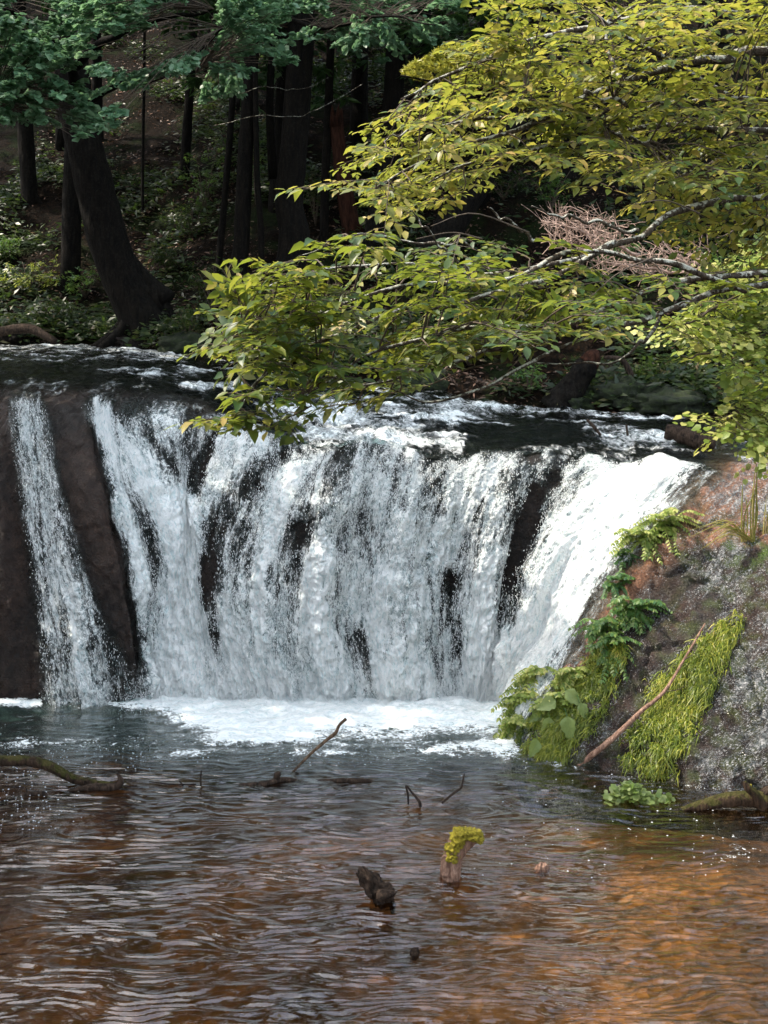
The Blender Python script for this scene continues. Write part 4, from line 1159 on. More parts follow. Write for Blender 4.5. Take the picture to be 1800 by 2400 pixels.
# ------------------------------------------------------------------ spray and splashes
def droplets(name, pts, r, mat=M_spray, stretch=1.6):
    n = len(pts)
    T = np.array([(1, 0, 0), (-1, 0, 0), (0, 1, 0), (0, -1, 0), (0, 0, stretch), (0, 0, -stretch)], float)
    f = np.array([(0, 2, 4), (2, 1, 4), (1, 3, 4), (3, 0, 4), (2, 0, 5), (1, 2, 5), (3, 1, 5), (0, 3, 5)])
    v = pts[:, None] + T[None] * r[:, None, None]
    o = mesh_np(name, v.reshape(-1, 3), (f[None] + (np.arange(n) * 6)[:, None, None]).reshape(-1, 3), mat, smooth=True)
    return tag(o, kind='stuff')
fl = WF.reshape(-1, 3); fn = WFN.reshape(-1, 3); ff = WFO.ravel().copy()
ff *= ((WR < 4.9) & (WR > 1.0) & (WS > 2) & (WS < 21)).ravel()
edge = np.exp(-((ff - .5) / .28) ** 2) + 0.35 * ff
edge *= (ff > .12) * (0.4 + vn(fl[:, 0] * 8, fl[:, 2] * 3, None, 5) ** 2 * 2)
edge /= edge.sum()
k = rng.choice(len(fl), 22000, p=edge)
off = np.abs(rng.normal(size=len(k))) * .05 + .01
pts = fl[k] + fn[k] * off[:, None] + rng.normal(size=(len(k), 3)) * .012
h_ = len(k) // 2
droplets('spray', pts[:h_], rng.uniform(.002, .008, h_))
droplets('spray_threads', pts[h_:], rng.uniform(.0018, .004, len(k) - h_), stretch=6.0)
# splashes at the foot
n = 14000
px = rng.uniform(300, 1190, n)
xx = (px - HX) / F * 15.2
hgt = np.abs(rng.exponential(.13, n)) * (0.5 + 1.0 * (fbm(xx * 2.2, xx * 0, None, 3, 6) * .5 + .5))
pts = np.stack([xx, 15.2 - np.abs(rng.normal(size=n)) * .28, hgt], 1)
droplets('splash', pts, rng.uniform(.002, .006, n), stretch=1.2)

# ------------------------------------------------------------------ near trees at the right: branches traced as limbs in space
def limb(path, y0, y1, n=40, wob=.03, seed=0):
    m = len(path)
    pts = [P(a, b, y0 + (y1 - y0) * i / (m - 1)) for i, (a, b) in enumerate(path)]
    c = cr(pts, n)
    t = np.linspace(0, 6, n)
    c[:, 1] += wob * 3 * vn(t, t * 0 + seed, None, 4); c[:, 2] += wob * vn(t * 2, t * 0 + seed, None, 5)
    return c

cherry = empty('cherry_tree', (5.6, 7.2, 3.0), 'near tree with lichen spotted branches and a spray of olive green leaves over the falls', 'tree')
tr = MB(); tr.tube(cr([(5.6, 7.2, 2.6), (5.2, 7.3, 4.4), (4.8, 7.4, 5.6), (5.0, 7.6, 8.5)], 24), np.linspace(.24, .12, 24), 14, .12, 3); tr.build('trunk', M_branch, cherry)
LB = [  # path, near/far distance (tip, root), root radius, tip radius
 ([(1990, 640), (1800, 667), (1687, 678), (1594, 711), (1497, 754), (1421, 772), (1350, 803), (1253, 846), (1182, 879), (1117, 911), (1008, 938), (916, 917)], 7.4, 6.1, .022, .004),
 ([(1990, 640), (1800, 645), (1687, 651), (1578, 656), (1491, 689), (1415, 721), (1334, 754), (1225, 768), (1100, 768), (980, 790), (860, 830), (780, 880), (700, 930)], 7.4, 5.8, .024, .004),
 ([(1746, 678), (1660, 651), (1578, 624), (1497, 608), (1421, 583), (1361, 586), (1307, 597), (1225, 640), (1117, 656), (981, 659), (860, 690), (740, 730), (620, 770), (540, 800)], 7.2, 6.0, .021, .004),
 ([(1990, 400), (1800, 453), (1714, 467), (1605, 494), (1540, 521), (1497, 553), (1443, 570), (1388, 591), (1334, 613), (1253, 624), (1120, 640), (980, 615), (860, 620), (720, 640), (600, 690)], 7.8, 6.6, .026, .004),
 ([(1443, 570), (1380, 600), (1310, 650), (1230, 675), (1120, 700), (1000, 720), (880, 750), (760, 800), (660, 850), (600, 900), (560, 960), (500, 1000)], 7.0, 5.8, .020, .004),
 ([(1225, 768), (1170, 810), (1110, 840), (1000, 870), (900, 890), (820, 900)], 6.6, 6.1, .016, .004),
 ([(1258, 570), (1204, 526), (1141, 488)], 6.9, 6.7, .012, .004),
 ([(1500, 545), (1377, 515), (1301, 502), (1244, 480)], 7.0, 6.8, .012, .004),
 ([(1120, 640), (1060, 600), (1000, 540), (960, 490)], 6.7, 6.5, .010, .003),
 ([(1110, 575), (1020, 570), (900, 560), (820, 555), (700, 600)], 6.8, 6.3, .010, .003),
 ([(1560, 730), (1510, 790), (1500, 800), (1420, 850), (1280, 850), (1200, 845)], 7.0, 6.9, .012, .003),
]
anch = []
for k, (pth, ya, yb_, ra, rb) in enumerate(LB):
    c = limb(pth, ya, yb_, 44, .02, k); anch.append(c[8:])
    t = MB(); rr = np.linspace(1, 0, 44) ** .8 * (ra - rb) + rb
    rr = rr * (1 + .18 * vn(np.linspace(0, 22, 44), np.zeros(44) + k))
    t.tube(c, rr, 9, .15, k, freq=20); t.build('branch', M_branch, cherry)
anch = np.vstack(anch)
R1 = [(515, 800), (530, 800), (550, 740), (545, 700), (590, 660), (640, 620), (700, 600), (790, 545), (890, 545), (870, 610), (1000, 585), (1140, 610), (1270, 640), (1200, 690), (1300, 690), (1450, 690), (1440, 740), (1330, 750), (1220, 790), (1180, 830), (1020, 850), (980, 880), (960, 930), (850, 925), (790, 950), (720, 900), (640, 890), (560, 840), (480, 825)]
R1b = [(520, 960), (580, 920), (620, 900), (690, 920), (690, 970), (600, 1000), (490, 990)]
R3 = [(1100, 540), (1300, 560), (1560, 640), (1800, 600), (1800, 700), (1500, 720), (1200, 700), (1080, 640)]
R3b = [(1180, 700), (1440, 680), (1440, 770), (1250, 800), (1150, 780)]
tw = MB()
cen = np.vstack([sample_pads(R1, 130, (5.5, 7.2), (70, 27)), sample_pads([(520, 800), (560, 740), (550, 690), (650, 620), (760, 640), (700, 870), (560, 830), (480, 820)], 34, (5.5, 6.2), (60, 26)),
                 sample_pads(R1b, 9, (5.6, 6.0), (60, 22)), sample_pads([(1050, 560), (1300, 560), (1500, 640), (1800, 620), (1800, 690), (1500, 720), (1050, 680)], 22, (6.6, 7.4), (70, 26)),
                 sample_pads([(1000, 740), (1440, 680), (1440, 760), (1250, 800), (1000, 860)], 20, (6.2, 7.0), (70, 22))])
p, d, nn, s = pads(cen, anch, 40, .082, .19, .16, tw)
leaf_cloud('oval', p, d, nn, s, M_cherry, cherry)
for (a, b, c2) in [((1240, 545), (1110, 500), (1010, 530)), ((1130, 560), (1060, 545), (975, 560)), ((1180, 650), (1080, 600), (1000, 600)), ((1330, 760), (1260, 800), (1190, 870)), ((1500, 690), (1430, 660), (1350, 670)), ((1150, 800), (1060, 860), (990, 915)), ((1640, 500), (1560, 470), (1480, 480)), ((1540, 600), (1450, 640), (1380, 700))]:
    tw.tube(cr([P(*a, 6.7), P(*b, 6.6), P(*c2, 6.5)], 10), np.linspace(.006, .002, 10), 5, .1)
o = tw.build('twigs', M_twig, cherry); o['kind'] = 'stuff'

# the sunny tree above it
maple = empty('hornbeam_tree', (7.0, 9.5, 3.0), 'sunlit yellow green tree filling the upper right corner', 'tree')
tr = MB(); tr.tube(cr([(7.0, 9.5, 2.6), (6.3, 9.4, 5.5), (5.6, 9.3, 7.5), (5.2, 9.3, 11)], 24), np.linspace(.3, .14, 24), 14, .12, 5); tr.build('trunk', M_branch, maple)
LB = [
 ([(2300, 150), (1800, 114), (1714, 130), (1632, 146), (1524, 171), (1453, 190), (1367, 222), (1280, 266), (1225, 298), (1160, 320), (1063, 347), (950, 400), (880, 430)], 9.0, 7.6, .044, .006),
 ([(2300, 430), (1800, 266), (1714, 222), (1649, 184), (1605, 157), (1500, 90), (1400, 40)], 8.8, 8.2, .045, .010),
 ([(1367, 222), (1470, 247), (1540, 252), (1621, 244), (1800, 240)], 8.1, 8.6, .020, .014),
 ([(1714, 461), (1640, 410), (1578, 374), (1500, 330), (1420, 300)], 8.6, 8.0, .026, .008),
 ([(2300, 480), (1900, 330), (1714, 300), (1560, 290), (1400, 330), (1250, 350), (1100, 380), (1000, 440)], 9.3, 7.8, .036, .006),
 ([(2300, 60), (1800, 40), (1600, 30), (1400, 60), (1250, 100), (1120, 150), (1010, 190), (940, 230)], 9.6, 8.2, .040, .006),
 ([(1280, 266), (1190, 270), (1080, 290), (960, 310), (900, 330)], 8.2, 7.7, .016, .005),
 ([(1453, 190), (1430, 120), (1420, 60), (1480, 10)], 8.4, 8.6, .018, .008),
 ([(2200, 500), (1800, 360), (1680, 380), (1580, 420), (1480, 430)], 9.0, 8.4, .020, .006),
]
anch = []
for k, (pth, ya, yb_, ra, rb) in enumerate(LB):
    c = limb(pth, ya, yb_, 40, .03, k + 30); anch.append(c[6:])
    t = MB(); t.tube(c, np.linspace(ra, rb, 40), 9, .15, k, freq=20); t.build('branch', M_branch, maple)
anch = np.vstack(anch)
R2 = [(770, 400), (800, 425), (850, 420), (880, 470), (870, 380), (830, 385), (860, 350), (880, 335), (905, 320), (890, 290), (925, 240), (990, 200), (1080, 180), (1130, 90), (1180, 50), (1150, -20), (1850, -20), (1850, 420), (1660, 430), (1500, 430), (1400, 395), (1300, 375), (1200, 370), (1130, 400), (1090, 440), (1010, 470), (960, 490), (890, 480), (900, 440)]
tw = MB()
cen = np.vstack([sample_pads(R2, 230, (7.4, 10.0), (60, 24)), sample_pads(R2, 40, (7.3, 8.6), (100, 44)), sample_pads([(1480, 400), (1850, 380), (1850, 620), (1650, 560), (1500, 450)], 34, (8.0, 9.6), (60, 24))])
p, d, nn, s = pads(cen, anch, 50, .090, .29, .18, tw)
leaf_cloud('oval', p, d, nn, s, M_yellow, maple)
o = tw.build('twigs', M_twig, maple); o['kind'] = 'stuff'

c = np.stack([rng.uniform(3.0, 8.5, 330), rng.uniform(8.5, 12.5, 330), rng.uniform(9.2, 12.5, 330)], 1)  # crown above the view, added to darken the pool's reflection at right
p, dd, nn, ss = spray_leaves(c, None, 13, .2, twig_len=.5)
leaf_mesh('crown', 'lance', p, dd, nn, ss * 1.3, M_crown, maple)['kind'] = 'stuff'

# small leaved maple at the right edge, further off
acer = empty('maple_tree', (6.6, 14.5, 3.2), 'small leaved maple with layered pale sprays at the right edge above the river', 'tree')
tr = MB(); tr.tube(cr([(6.6, 14.5, 2.7), (6.2, 14.3, 4.6), (6.0, 14.0, 6.2), (6.3, 14, 8.5)], 20), np.linspace(.2, .08, 20), 12, .12, 5); tr.build('trunk', M_bark, acer)
LB = [([(2040, 560), (1850, 620), (1740, 690), (1640, 740), (1560, 770)], 13.5, 12.2), ([(2000, 700), (1860, 760), (1760, 800), (1660, 830), (1600, 840)], 13.3, 12.4),
      ([(2000, 820), (1880, 890), (1800, 930), (1740, 960), (1700, 985)], 13.0, 12.2), ([(2000, 560), (1850, 500), (1760, 520), (1680, 560)], 13.6, 12.8)]
anch = []
for k, (pth, ya, yb_) in enumerate(LB):
    c = limb(pth, ya, yb_, 30, .03, k + 60); anch.append(c[5:])
    t = MB(); t.tube(c, np.linspace(.035, .006, 30), 7, .15, k, freq=12); t.build('branch', M_twig, acer)
anch = np.vstack(anch)
tw = MB()
cen = np.vstack([sample_pads([(1540, 770), (1640, 710), (1700, 620), (1820, 540), (1850, 860), (1720, 850), (1640, 835)], 80, (12.2, 13.4), (42, 15)),
                 sample_pads([(1660, 990), (1740, 950), (1720, 900), (1850, 860), (1850, 1060), (1780, 1040)], 34, (12.0, 13.0), (40, 15))])
p, d, nn, s = pads(cen, anch, 44, .085, .34, .12, tw, tilt=(10, 35))
leaf_cloud('round', p, d, nn, s, M_fernlit, acer)
o = tw.build('twigs', M_twig, acer); o['kind'] = 'stuff'

# fir bough glowing behind the upper leaves
fir = empty('fir_tree', (7.2, 16.2, 3.2), 'fir bough with yellow green needle tufts left of the sunny upper leaves', 'tree')
t = MB(); fb = limb([(2060, 60), (1750, 90), (1500, 120), (1300, 140), (1150, 165), (1050, 190), (940, 178)], 15.5, 14.5, 24, .02, 5); t.tube(fb, np.linspace(.06, .012, 24), 7, .1); t.build('branch', M_bark, fir)
t = MB(); t.tube(cr([(7.2, 16.2, 2.8), (7.1, 16.2, 6.0), (7.0, 16.2, 9.5), (6.9, 16.2, 13)], 20), np.linspace(.24, .1, 20), 12, .1); t.build('trunk', M_bark, fir)
FP = [(935, 178), (1000, 128), (1060, 112), (1150, 110), (1250, 130), (1250, 200), (1120, 210), (1020, 205)]
cc = sample_poly(FP, 300, (14.3, 15.3))
q_ = np.repeat(cc, 34, 0); n = len(q_); u = unit(n); u[:, 2] = np.abs(u[:, 2]) * .8
leaf_mesh('needles', 'lance', q_, u, unit(n), rng.uniform(.05, .11, n), M_fir, fir)['kind'] = 'stuff'

# katsura foliage over the leaning trunk, and the crowns along the top
def canopy(root, polys, mat, size, per, kind='round', parts=300, trad=.006, tl=.4, anchors=None):
    tw = MB(); cs = []
    for poly, n, yr, gap, sc in polys:
        cs.append(sample_poly(poly, n, yr, gap, sc, int(abs(poly[0][0])) + n))
    cs = np.vstack(cs)
    p, d, nn, s = spray_leaves(cs, anchors, per, size, twigs=tw if anchors is not None else None, droop=.2, twig_len=tl, up_jit=.4, trad=trad)
    leaf_cloud(kind, p, d, nn, s, mat, root, parts)
    if anchors is not None:
        tw.build('twigs', M_twig, root)['kind'] = 'stuff'
LB = [([(176, 200), (150, 120), (80, 60), (0, 20), (-100, 0)], 24, 21), ([(182, 260), (260, 200), (340, 190), (430, 150), (520, 60)], 24.5, 21), ([(176, 220), (120, 210), (60, 240), (-20, 260)], 24, 21), ([(174, 150), (240, 100), (320, 60), (420, 40), (500, 20)], 24, 21)]
anch = []
for k, (pth, ya, yb_) in enumerate(LB):
    c = limb(pth, ya, yb_, 24, .04, k + 80); anch.append(c)
    t = MB(); t.tube(c, np.linspace(.12, .02, 24), 8, .15, k); t.build('branch', M_bark, KAT)
anch = np.vstack(anch)
canopy(KAT, [([(-60, -30), (500, -30), (480, 40), (430, 60), (330, 50), (230, 90), (120, 130), (-60, 130)], 210, (18, 22), .85, 90),
             ([(-60, 110), (190, 100), (260, 160), (275, 190), (250, 230), (275, 290), (170, 325), (120, 300), (40, 290), (-60, 270)], 200, (18, 22), .85, 80),
             ([(280, 190), (330, 160), (470, 140), (440, 170), (350, 190), (290, 210)], 40, (19, 22), .9, 70)], M_teal, .135, 34, anchors=anch)
c = np.stack([rng.uniform(-6.0, -3.2, 420), rng.uniform(17.5, 22.5, 420), rng.uniform(11.8, 15.5, 420)], 1)  # unseen upper crown, added to cast shade on the river
p, dd, nn, ss = spray_leaves(c, None, 13, .26, twig_len=.5)
leaf_mesh('crown', 'round', p, dd, nn, ss, M_teal, KAT)['kind'] = 'stuff'
mid = empty('linden_tree', (-3.6, 27, 6.0), 'green crown hanging between the trunks at the top of the picture', 'tree')
t = MB(); t.tube(cr([P(640, 420, 27.5), P(632, 250, 27.4), P(640, 60, 27.2), P(640, -150, 27)], 20), np.linspace(.12, .06, 20), 9, .1); t.build('trunk', M_bark, mid)
c1 = limb([(640, 60), (560, 90), (500, 130), (460, 170)], 27, 22, 20, .04, 7); c2 = limb([(640, 20), (720, 60), (800, 60), (900, 40), (1020, 60)], 27, 23, 20, .04, 9)
for c in (c1, c2):
    t = MB(); t.tube(c, np.linspace(.07, .015, 20), 7, .1); t.build('branch', M_bark, mid)
canopy(mid, [([(500, -30), (760, -30), (750, 60), (700, 140), (660, 190), (590, 180), (465, 172), (520, 110), (510, 40)], 150, (21, 25), .9, 80),
             ([(750, -30), (1120, -30), (1080, 70), (980, 110), (900, 150), (780, 110)], 130, (24, 29), .75, 80),
             ([(460, 240), (540, 190), (600, 210), (560, 240)], 10, (24, 26), 0, 80)], M_teal, .135, 32, anchors=np.vstack([c1, c2]))
for (pth, r, lb) in [([(500, 290), (600, 275), (680, 272), (730, 262), (790, 230), (850, 200)], .010, 'long bare branch curving across the broad trunk, lit grey'),
                     ([(560, 215), (640, 205), (700, 208), (770, 185)], .009, 'short bare branch crossing the broad trunk near the top')]:
    c = limb(pth, 24.2, 23.8, 24, .03, 3); t = MB(); t.tube(c, np.linspace(r, r * .4, 24), 6, .15)
    o = t.build('bare_branch', M_branch); tag(o, lb, 'branch')

# bleached dead brush
def brush(poly, Yc, n, label, spine):
    root = empty('dead_brush', P(*spine[0], Yc), label, 'dead branch')
    t = MB(); c = limb(spine, Yc, Yc - .3, 20, .02, 4); t.tube(c, np.linspace(.022, .006, 20), 6); t.build('stem', M_paletwig, root)
    cs = sample_poly(poly, n, (Yc - .5, Yc + .3)); t = MB()
    for e in cs:
        L = rng.uniform(.16, .42); d = np.array([rng.uniform(-1.1, .35), rng.normal() * .3, rng.uniform(-.25, .75)]); d /= np.linalg.norm(d)
        s = e - d * L * .5; k1 = rng.normal(size=3) * .05
        C_ = cr([s, s + d * L * .5 + k1, s + d * L + [0, 0, .05]], 7)
        t.tube(C_, np.linspace(.0052, .002, 7), 4, cap=False)
        for j_ in (2, 4):
            d2 = d + rng.normal(size=3) * .6; t.tube([C_[j_], C_[j_] + d2 * L * .18 + [0, 0, .01], C_[j_] + d2 * L * .36], [.004, .003, .002], 3, cap=False)
    t.build('twigs', M_paletwig, root)['kind'] = 'stuff'
brush([(1265, 510), (1330, 495), (1400, 505), (1460, 530), (1440, 580), (1380, 590), (1290, 570)], 12.0, 100, 'pinkish bleached dead brush behind the lichen branches', [(1500, 600), (1430, 570), (1350, 540), (1270, 515)])
brush([(1340, 600), (1460, 600), (1560, 570), (1670, 580), (1640, 630), (1500, 650), (1400, 630)], 12.2, 90, 'second pinkish dead brush, lower and further right', [(1700, 650), (1600, 640), (1480, 625), (1350, 605)])

# ------------------------------------------------------------------ right bank plants, grass, stick
def bank_grass(name, path, hw, n, label, L=(.05, .12)):
    """hanging grass along a band of the rock"""
    root_p, _ = surf(*path[0])
    pts = []; nrs = []
    P_ = np.array(path, float)
    seg = np.linalg.norm(np.diff(P_, axis=0), axis=1); cum = np.concatenate([[0], np.cumsum(seg)])
    ok = RPX > 1000
    idx = np.where(ok)[0]
    w = stroke(RPX[idx], RPY[idx], path, hw, .55) ** 1.5
    w *= (ROCK[idx, 2] > -0.02)
    w *= np.clip(0.45 + 1.3 * fbm(RPX[idx] / 22, RPY[idx] / 22, None, 3, 4), 0, 1)
    k = idx[rng.choice(len(idx), n, p=w / w.sum())]
    b = ROCK[k] + rng.normal(size=(n, 3)) * .02
    nr = ROCKN[k]
    l = rng.uniform(L[0], L[1], n)
    out = nr + rng.normal(size=(n, 3)) * .5 + [0, -.2, .35]; out /= np.linalg.norm(out, axis=1)[:, None]
    wv = fbm(b[:, 0] * 5, b[:, 2] * 5, None, 2, 12)[:, None]; dn = np.array([-.45, -.25, -1.0]) + wv * np.array([.6, 0, .3]) + rng.normal(size=(n, 3)) * .55
    m1 = b + out * (l * .45)[:, None]; tip = m1 + dn * (l * .75)[:, None]; m2 = m1 + (out * .3 + dn * .35) * (l * .6)[:, None]
    side = np.cross(out, dn); side /= np.linalg.norm(side, axis=1)[:, None]; side *= rng.uniform(.0028, .0075, n)[:, None]
    v = np.stack([b - side, b + side, m1 - side, m1 + side, m2 - side * .8, m2 + side * .8, tip], 1)
    f4 = np.array([(0, 1, 3, 2), (2, 3, 5, 4)]); f3 = np.array([(4, 5, 6)])
    off = (np.arange(n) * 7)[:, None, None]
    o = mesh_np(name, v.reshape(-1, 3), [(f3[None] + off).reshape(-1, 3), (f4[None] + off).reshape(-1, 4)], M_grass)
    return tag(o, label, 'grass', kind='stuff')
bank_grass('hanging_grass', [(1720, 1460), (1660, 1540), (1590, 1640), (1530, 1760)], [18, 36, 54, 54], 15000, 'long band of bright hanging grass running down the wet rock at the right')
bank_grass('hanging_grass', [(1440, 1530), (1390, 1610), (1325, 1690), (1275, 1755)], [28, 44, 54, 46], 14000, 'clump of bright hanging grass beside the leafy plants at the foot of the rock')
bank_grass('hanging_grass', [(1215, 1700), (1290, 1770)], [30, 30], 3000, 'dark grass tips at the waterline below the broad leaves')

def frond_plant(px, py, n, L, mat, label, spread=1.0, leaf=.07, name='fern', hang=.5):
    b, nr = surf(px, py)
    root = empty(name, b, label, 'plant')
    for k in range(n):
        a = k / n * 6.28 + rng.uniform(-.3, .3)
        dirn = np.array([math.cos(a) * spread, -.35 - .5 * abs(math.sin(a)), math.sin(a) * .55 + .25]); dirn /= np.linalg.norm(dirn)
        l = L * rng.uniform(.6, 1.1)
        s0 = b + np.array([rng.normal() * .05, 0, rng.normal() * .04])
        C_ = cr([s0, s0 + dirn * l * .5 + [0, 0, .06 * l], s0 + dirn * l + [0, 0, -hang * l * .5]], 8)
        t = MB(); t.tube(C_, np.linspace(.005, .002, 8), 4, cap=False)
        m = 11
        ti = np.linspace(.2, 1, m); cp = W(8, ti * 7) @ C_
        tg = np.gradient(cp, axis=0); tg /= np.linalg.norm(tg, axis=1)[:, None]
        sd = np.cross(tg, [0, 0, 1.0]); sd /= np.linalg.norm(sd, axis=1)[:, None] + 1e-9
        pos = np.vstack([cp, cp, cp[-1:]]); dd = np.vstack([tg * .5 + sd, tg * .5 - sd, tg[-1:]]) + rng.normal(size=(2 * m + 1, 3)) * .12; dd[:, 2] -= .35
        v, fs = leaf_geo('oval', pos, dd, np.array([0, -.4, 1.0]) + rng.normal(size=(2 * m + 1, 3)) * .25, leaf * (.85 - .3 * np.concatenate([ti, ti, [.9]])) * rng.uniform(.8, 1.2, 2 * m + 1))
        kk = v.shape[1]; off = (np.arange(len(v)) * kk)[:, None, None]
        t.add(v.reshape(-1, 3), *[(f[None] + off).reshape(-1, f.shape[1]) for f in fs])
        t.build('frond', mat, root)
    return root
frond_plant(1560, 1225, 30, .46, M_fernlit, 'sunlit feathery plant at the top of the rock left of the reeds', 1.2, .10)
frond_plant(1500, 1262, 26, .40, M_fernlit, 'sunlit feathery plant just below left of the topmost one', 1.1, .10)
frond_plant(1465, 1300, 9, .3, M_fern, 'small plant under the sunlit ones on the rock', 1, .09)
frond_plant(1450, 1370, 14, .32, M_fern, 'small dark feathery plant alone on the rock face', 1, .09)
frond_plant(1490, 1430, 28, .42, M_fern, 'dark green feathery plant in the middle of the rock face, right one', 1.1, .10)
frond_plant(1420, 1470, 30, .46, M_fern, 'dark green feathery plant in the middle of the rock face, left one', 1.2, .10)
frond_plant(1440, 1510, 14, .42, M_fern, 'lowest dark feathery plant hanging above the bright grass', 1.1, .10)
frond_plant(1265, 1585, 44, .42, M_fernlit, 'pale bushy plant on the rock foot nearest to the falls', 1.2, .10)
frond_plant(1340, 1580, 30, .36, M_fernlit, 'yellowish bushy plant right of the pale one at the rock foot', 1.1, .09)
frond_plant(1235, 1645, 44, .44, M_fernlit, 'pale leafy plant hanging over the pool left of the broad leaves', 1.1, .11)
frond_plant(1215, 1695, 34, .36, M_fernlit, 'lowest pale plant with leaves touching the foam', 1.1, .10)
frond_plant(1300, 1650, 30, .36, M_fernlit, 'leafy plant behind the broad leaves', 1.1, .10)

bp, _ = surf(1290, 1690)
bl = empty('broadleaf_plant', bp, 'plant with big floppy pale leaves hanging at the foot of the rock', 'plant')
for (a, b, ang, sz) in [(1278, 1690, -105, .30), (1318, 1685, -82, .30), (1290, 1650, -160, .27), (1318, 1625, -40, .27), (1262, 1668, -140, .24), (1345, 1655, -65, .22), (1248, 1735, -115, .24)]:
    c_, nr = surf(a, b - 20)
    base = c_ + np.array([0, -.34, .06])
    d = np.array([math.cos(R(ang)), -.25, math.sin(R(ang))])
    nrm = np.array([rng.normal() * .45, -1, .5 + rng.normal() * .3])
    n_, m_ = 9, 7
    u = np.linspace(0, 1, n_); w = np.linspace(-1, 1, m_)
    U_, W_ = np.meshgrid(u, w, indexing='ij')
    wid = .30 * np.sin(np.pi * U_ ** .6) ** .9 * (1 + .12 * np.sin(U_ * 22 + W_ * 9))
    d /= np.linalg.norm(d); s_ = np.cross(nrm, d); s_ /= np.linalg.norm(s_); up = np.cross(d, s_)
    hgt = .35 * np.abs(W_) * wid * 2 * .5 + .04 * np.sin(U_ * 14 + W_ * 3) * np.abs(W_) - .12 * U_ ** 2
    v = base + sz * (U_[..., None] * d + (W_ * wid)[..., None] * s_ + hgt[..., None] * up)
    i, j = np.meshgrid(np.arange(n_ - 1), np.arange(m_ - 1), indexing='ij')
    q = np.stack([i * m_ + j, (i + 1) * m_ + j, (i + 1) * m_ + j + 1, i * m_ + j + 1], -1).reshape(-1, 4)
    mesh_np('leaf', v.reshape(-1, 3), q, M_broad, bl)
    t = MB(); t.tube(cr([c_ - [0, 0, .05], (c_ + base) / 2 + [0, 0, .06], base], 6), [.006] * 6, 5); t.build('stalk', M_fern, bl)

rp, _ = surf(1750, 1262)
reed = empty('reed_tuft', rp, 'tuft of upright yellow reeds with bent dry stalks on top of the rock', 'reeds')
def blade(pts, w):
    t = MB(); C_ = cr(pts, 10); t.tube(C_, np.concatenate([np.linspace(w, w * .8, 7), [w * .6, w * .4, w * .1]]), 4, cap=False); t.build('blade', M_reed, reed)
for k in range(8):
    x0 = rng.uniform(-.08, .10); h_ = rng.uniform(.5, .95) if k > 2 else 1.0
    blade([rp + [x0, 0, -.03], rp + [x0 * 1.2 + rng.normal() * .02, -.02, h_ * .5], rp + [x0 * 1.6 + rng.normal() * .08 + (.1 if k % 4 == 0 else 0), -.04, h_]], .010)
for k in range(16):
    e = P(rng.uniform(1610, 1700), rng.uniform(1235, 1290), rp[1] - .35)
    blade([rp + [rng.normal() * .03, -.02, .0], rp * .55 + e * .45 + [0, 0, rng.uniform(.08, .2)], e], .006)
for k in range(5):
    x0 = rng.uniform(.18, .3)
    blade([rp + [x0, 0, -.02], rp + [x0 + .02, 0, .25], rp + [x0 + rng.normal() * .05, 0, rng.uniform(.35, .6)]], .008)

sp = [surf(a, b)[0] + np.array([0, -.20, .03]) for a, b in [(1640, 1455), (1590, 1540), (1545, 1610), (1490, 1660), (1430, 1720)]]
sp.append(PZ(1350, 1800, -.05))
stick('fallen_stick', sp, [.010, .014, .020, .026, .032, .034], M_palewood, 'long pale stick leaning on the wet rock between the two grass bands', 'stick', n=40, rough=.15,
      parts=[('twig', [sp[1], sp[1] + [.10, -.05, .10], sp[1] + [.16, -.05, .22]], [.008, .004, .002], M_twig), ('twig', [sp[2], sp[2] + [.12, -.05, .03], sp[2] + [.26, -.05, .09]], [.007, .004, .002], M_twig)])

# ------------------------------------------------------------------ wood in the pool
def W0(px, py, h=0.0):
    """over the water point seen at px, py raised by h pixels"""
    b = PZ(px, py); return b
def up(px, py_base, px2, py2):
    b = PZ(px_base := px, py_base); return P(px2, py2, b[1])
Yl = PZ(200, 1840)[1]
stick('sunken_branch', [P(-120, 1770, Yl + .1), P(0, 1783, Yl), P(60, 1783, Yl), P(115, 1795, Yl), P(165, 1822, Yl), P(215, 1836, Yl), P(262, 1840, Yl - .02), P(300, 1850, Yl)], [.062, .060, .055, .056, .050, .045, .03, .012], M_driftmoss, 'thick dark branch curving out of the water from the left edge', 'branch', n=50, rough=.12, seg=12)
stick('sunken_branch', [P(120, 1868, Yl - .15), P(165, 1855, Yl - .1), P(215, 1845, Yl - .1), P(262, 1845, Yl - .1), P(283, 1834, Yl - .1), P(276, 1812, Yl - .1)], [.012, .028, .042, .045, .04, .012], M_drift, 'forked piece of driftwood with an upturned knob touching the thick dark branch', 'driftwood', n=40, rough=.2, seg=10)
stick('sunken_branch', [P(-60, 1895, Yl - .25), P(0, 1884, Yl - .25), P(30, 1868, Yl - .25), P(60, 1862, Yl - .25), P(100, 1860, Yl - .25), P(118, 1874, Yl - .25)], [.02, .024, .026, .024, .028, .018], M_drift, 'thin crooked branch at the left edge below the thick dark one', 'branch', n=36, rough=.18,
      parts=[('twig', [P(64, 1864, Yl - .25), P(62, 1848, Yl - .25)], [.014, .008], M_drift)])
yb1 = PZ(688, 1808)[1]
stick('leaning_stick', [P(684, 1812, yb1), P(725, 1770, yb1), P(765, 1735, yb1), P(786, 1718, yb1), P(795, 1700, yb1), P(811, 1685, yb1)], [.012, .017, .018, .022, .018, .020], M_stickwood, 'straight stick jutting up to the right from the pool', 'stick', n=40, rough=.2, seg=8)
yb2 = PZ(470, 1840)[1]
stick('upright_twig', [P(471, 1842, yb2), P(470, 1825, yb2), P(472, 1806, yb2)], [.012, .010, .008], M_drift, 'short twig standing upright in the pool', 'twig')
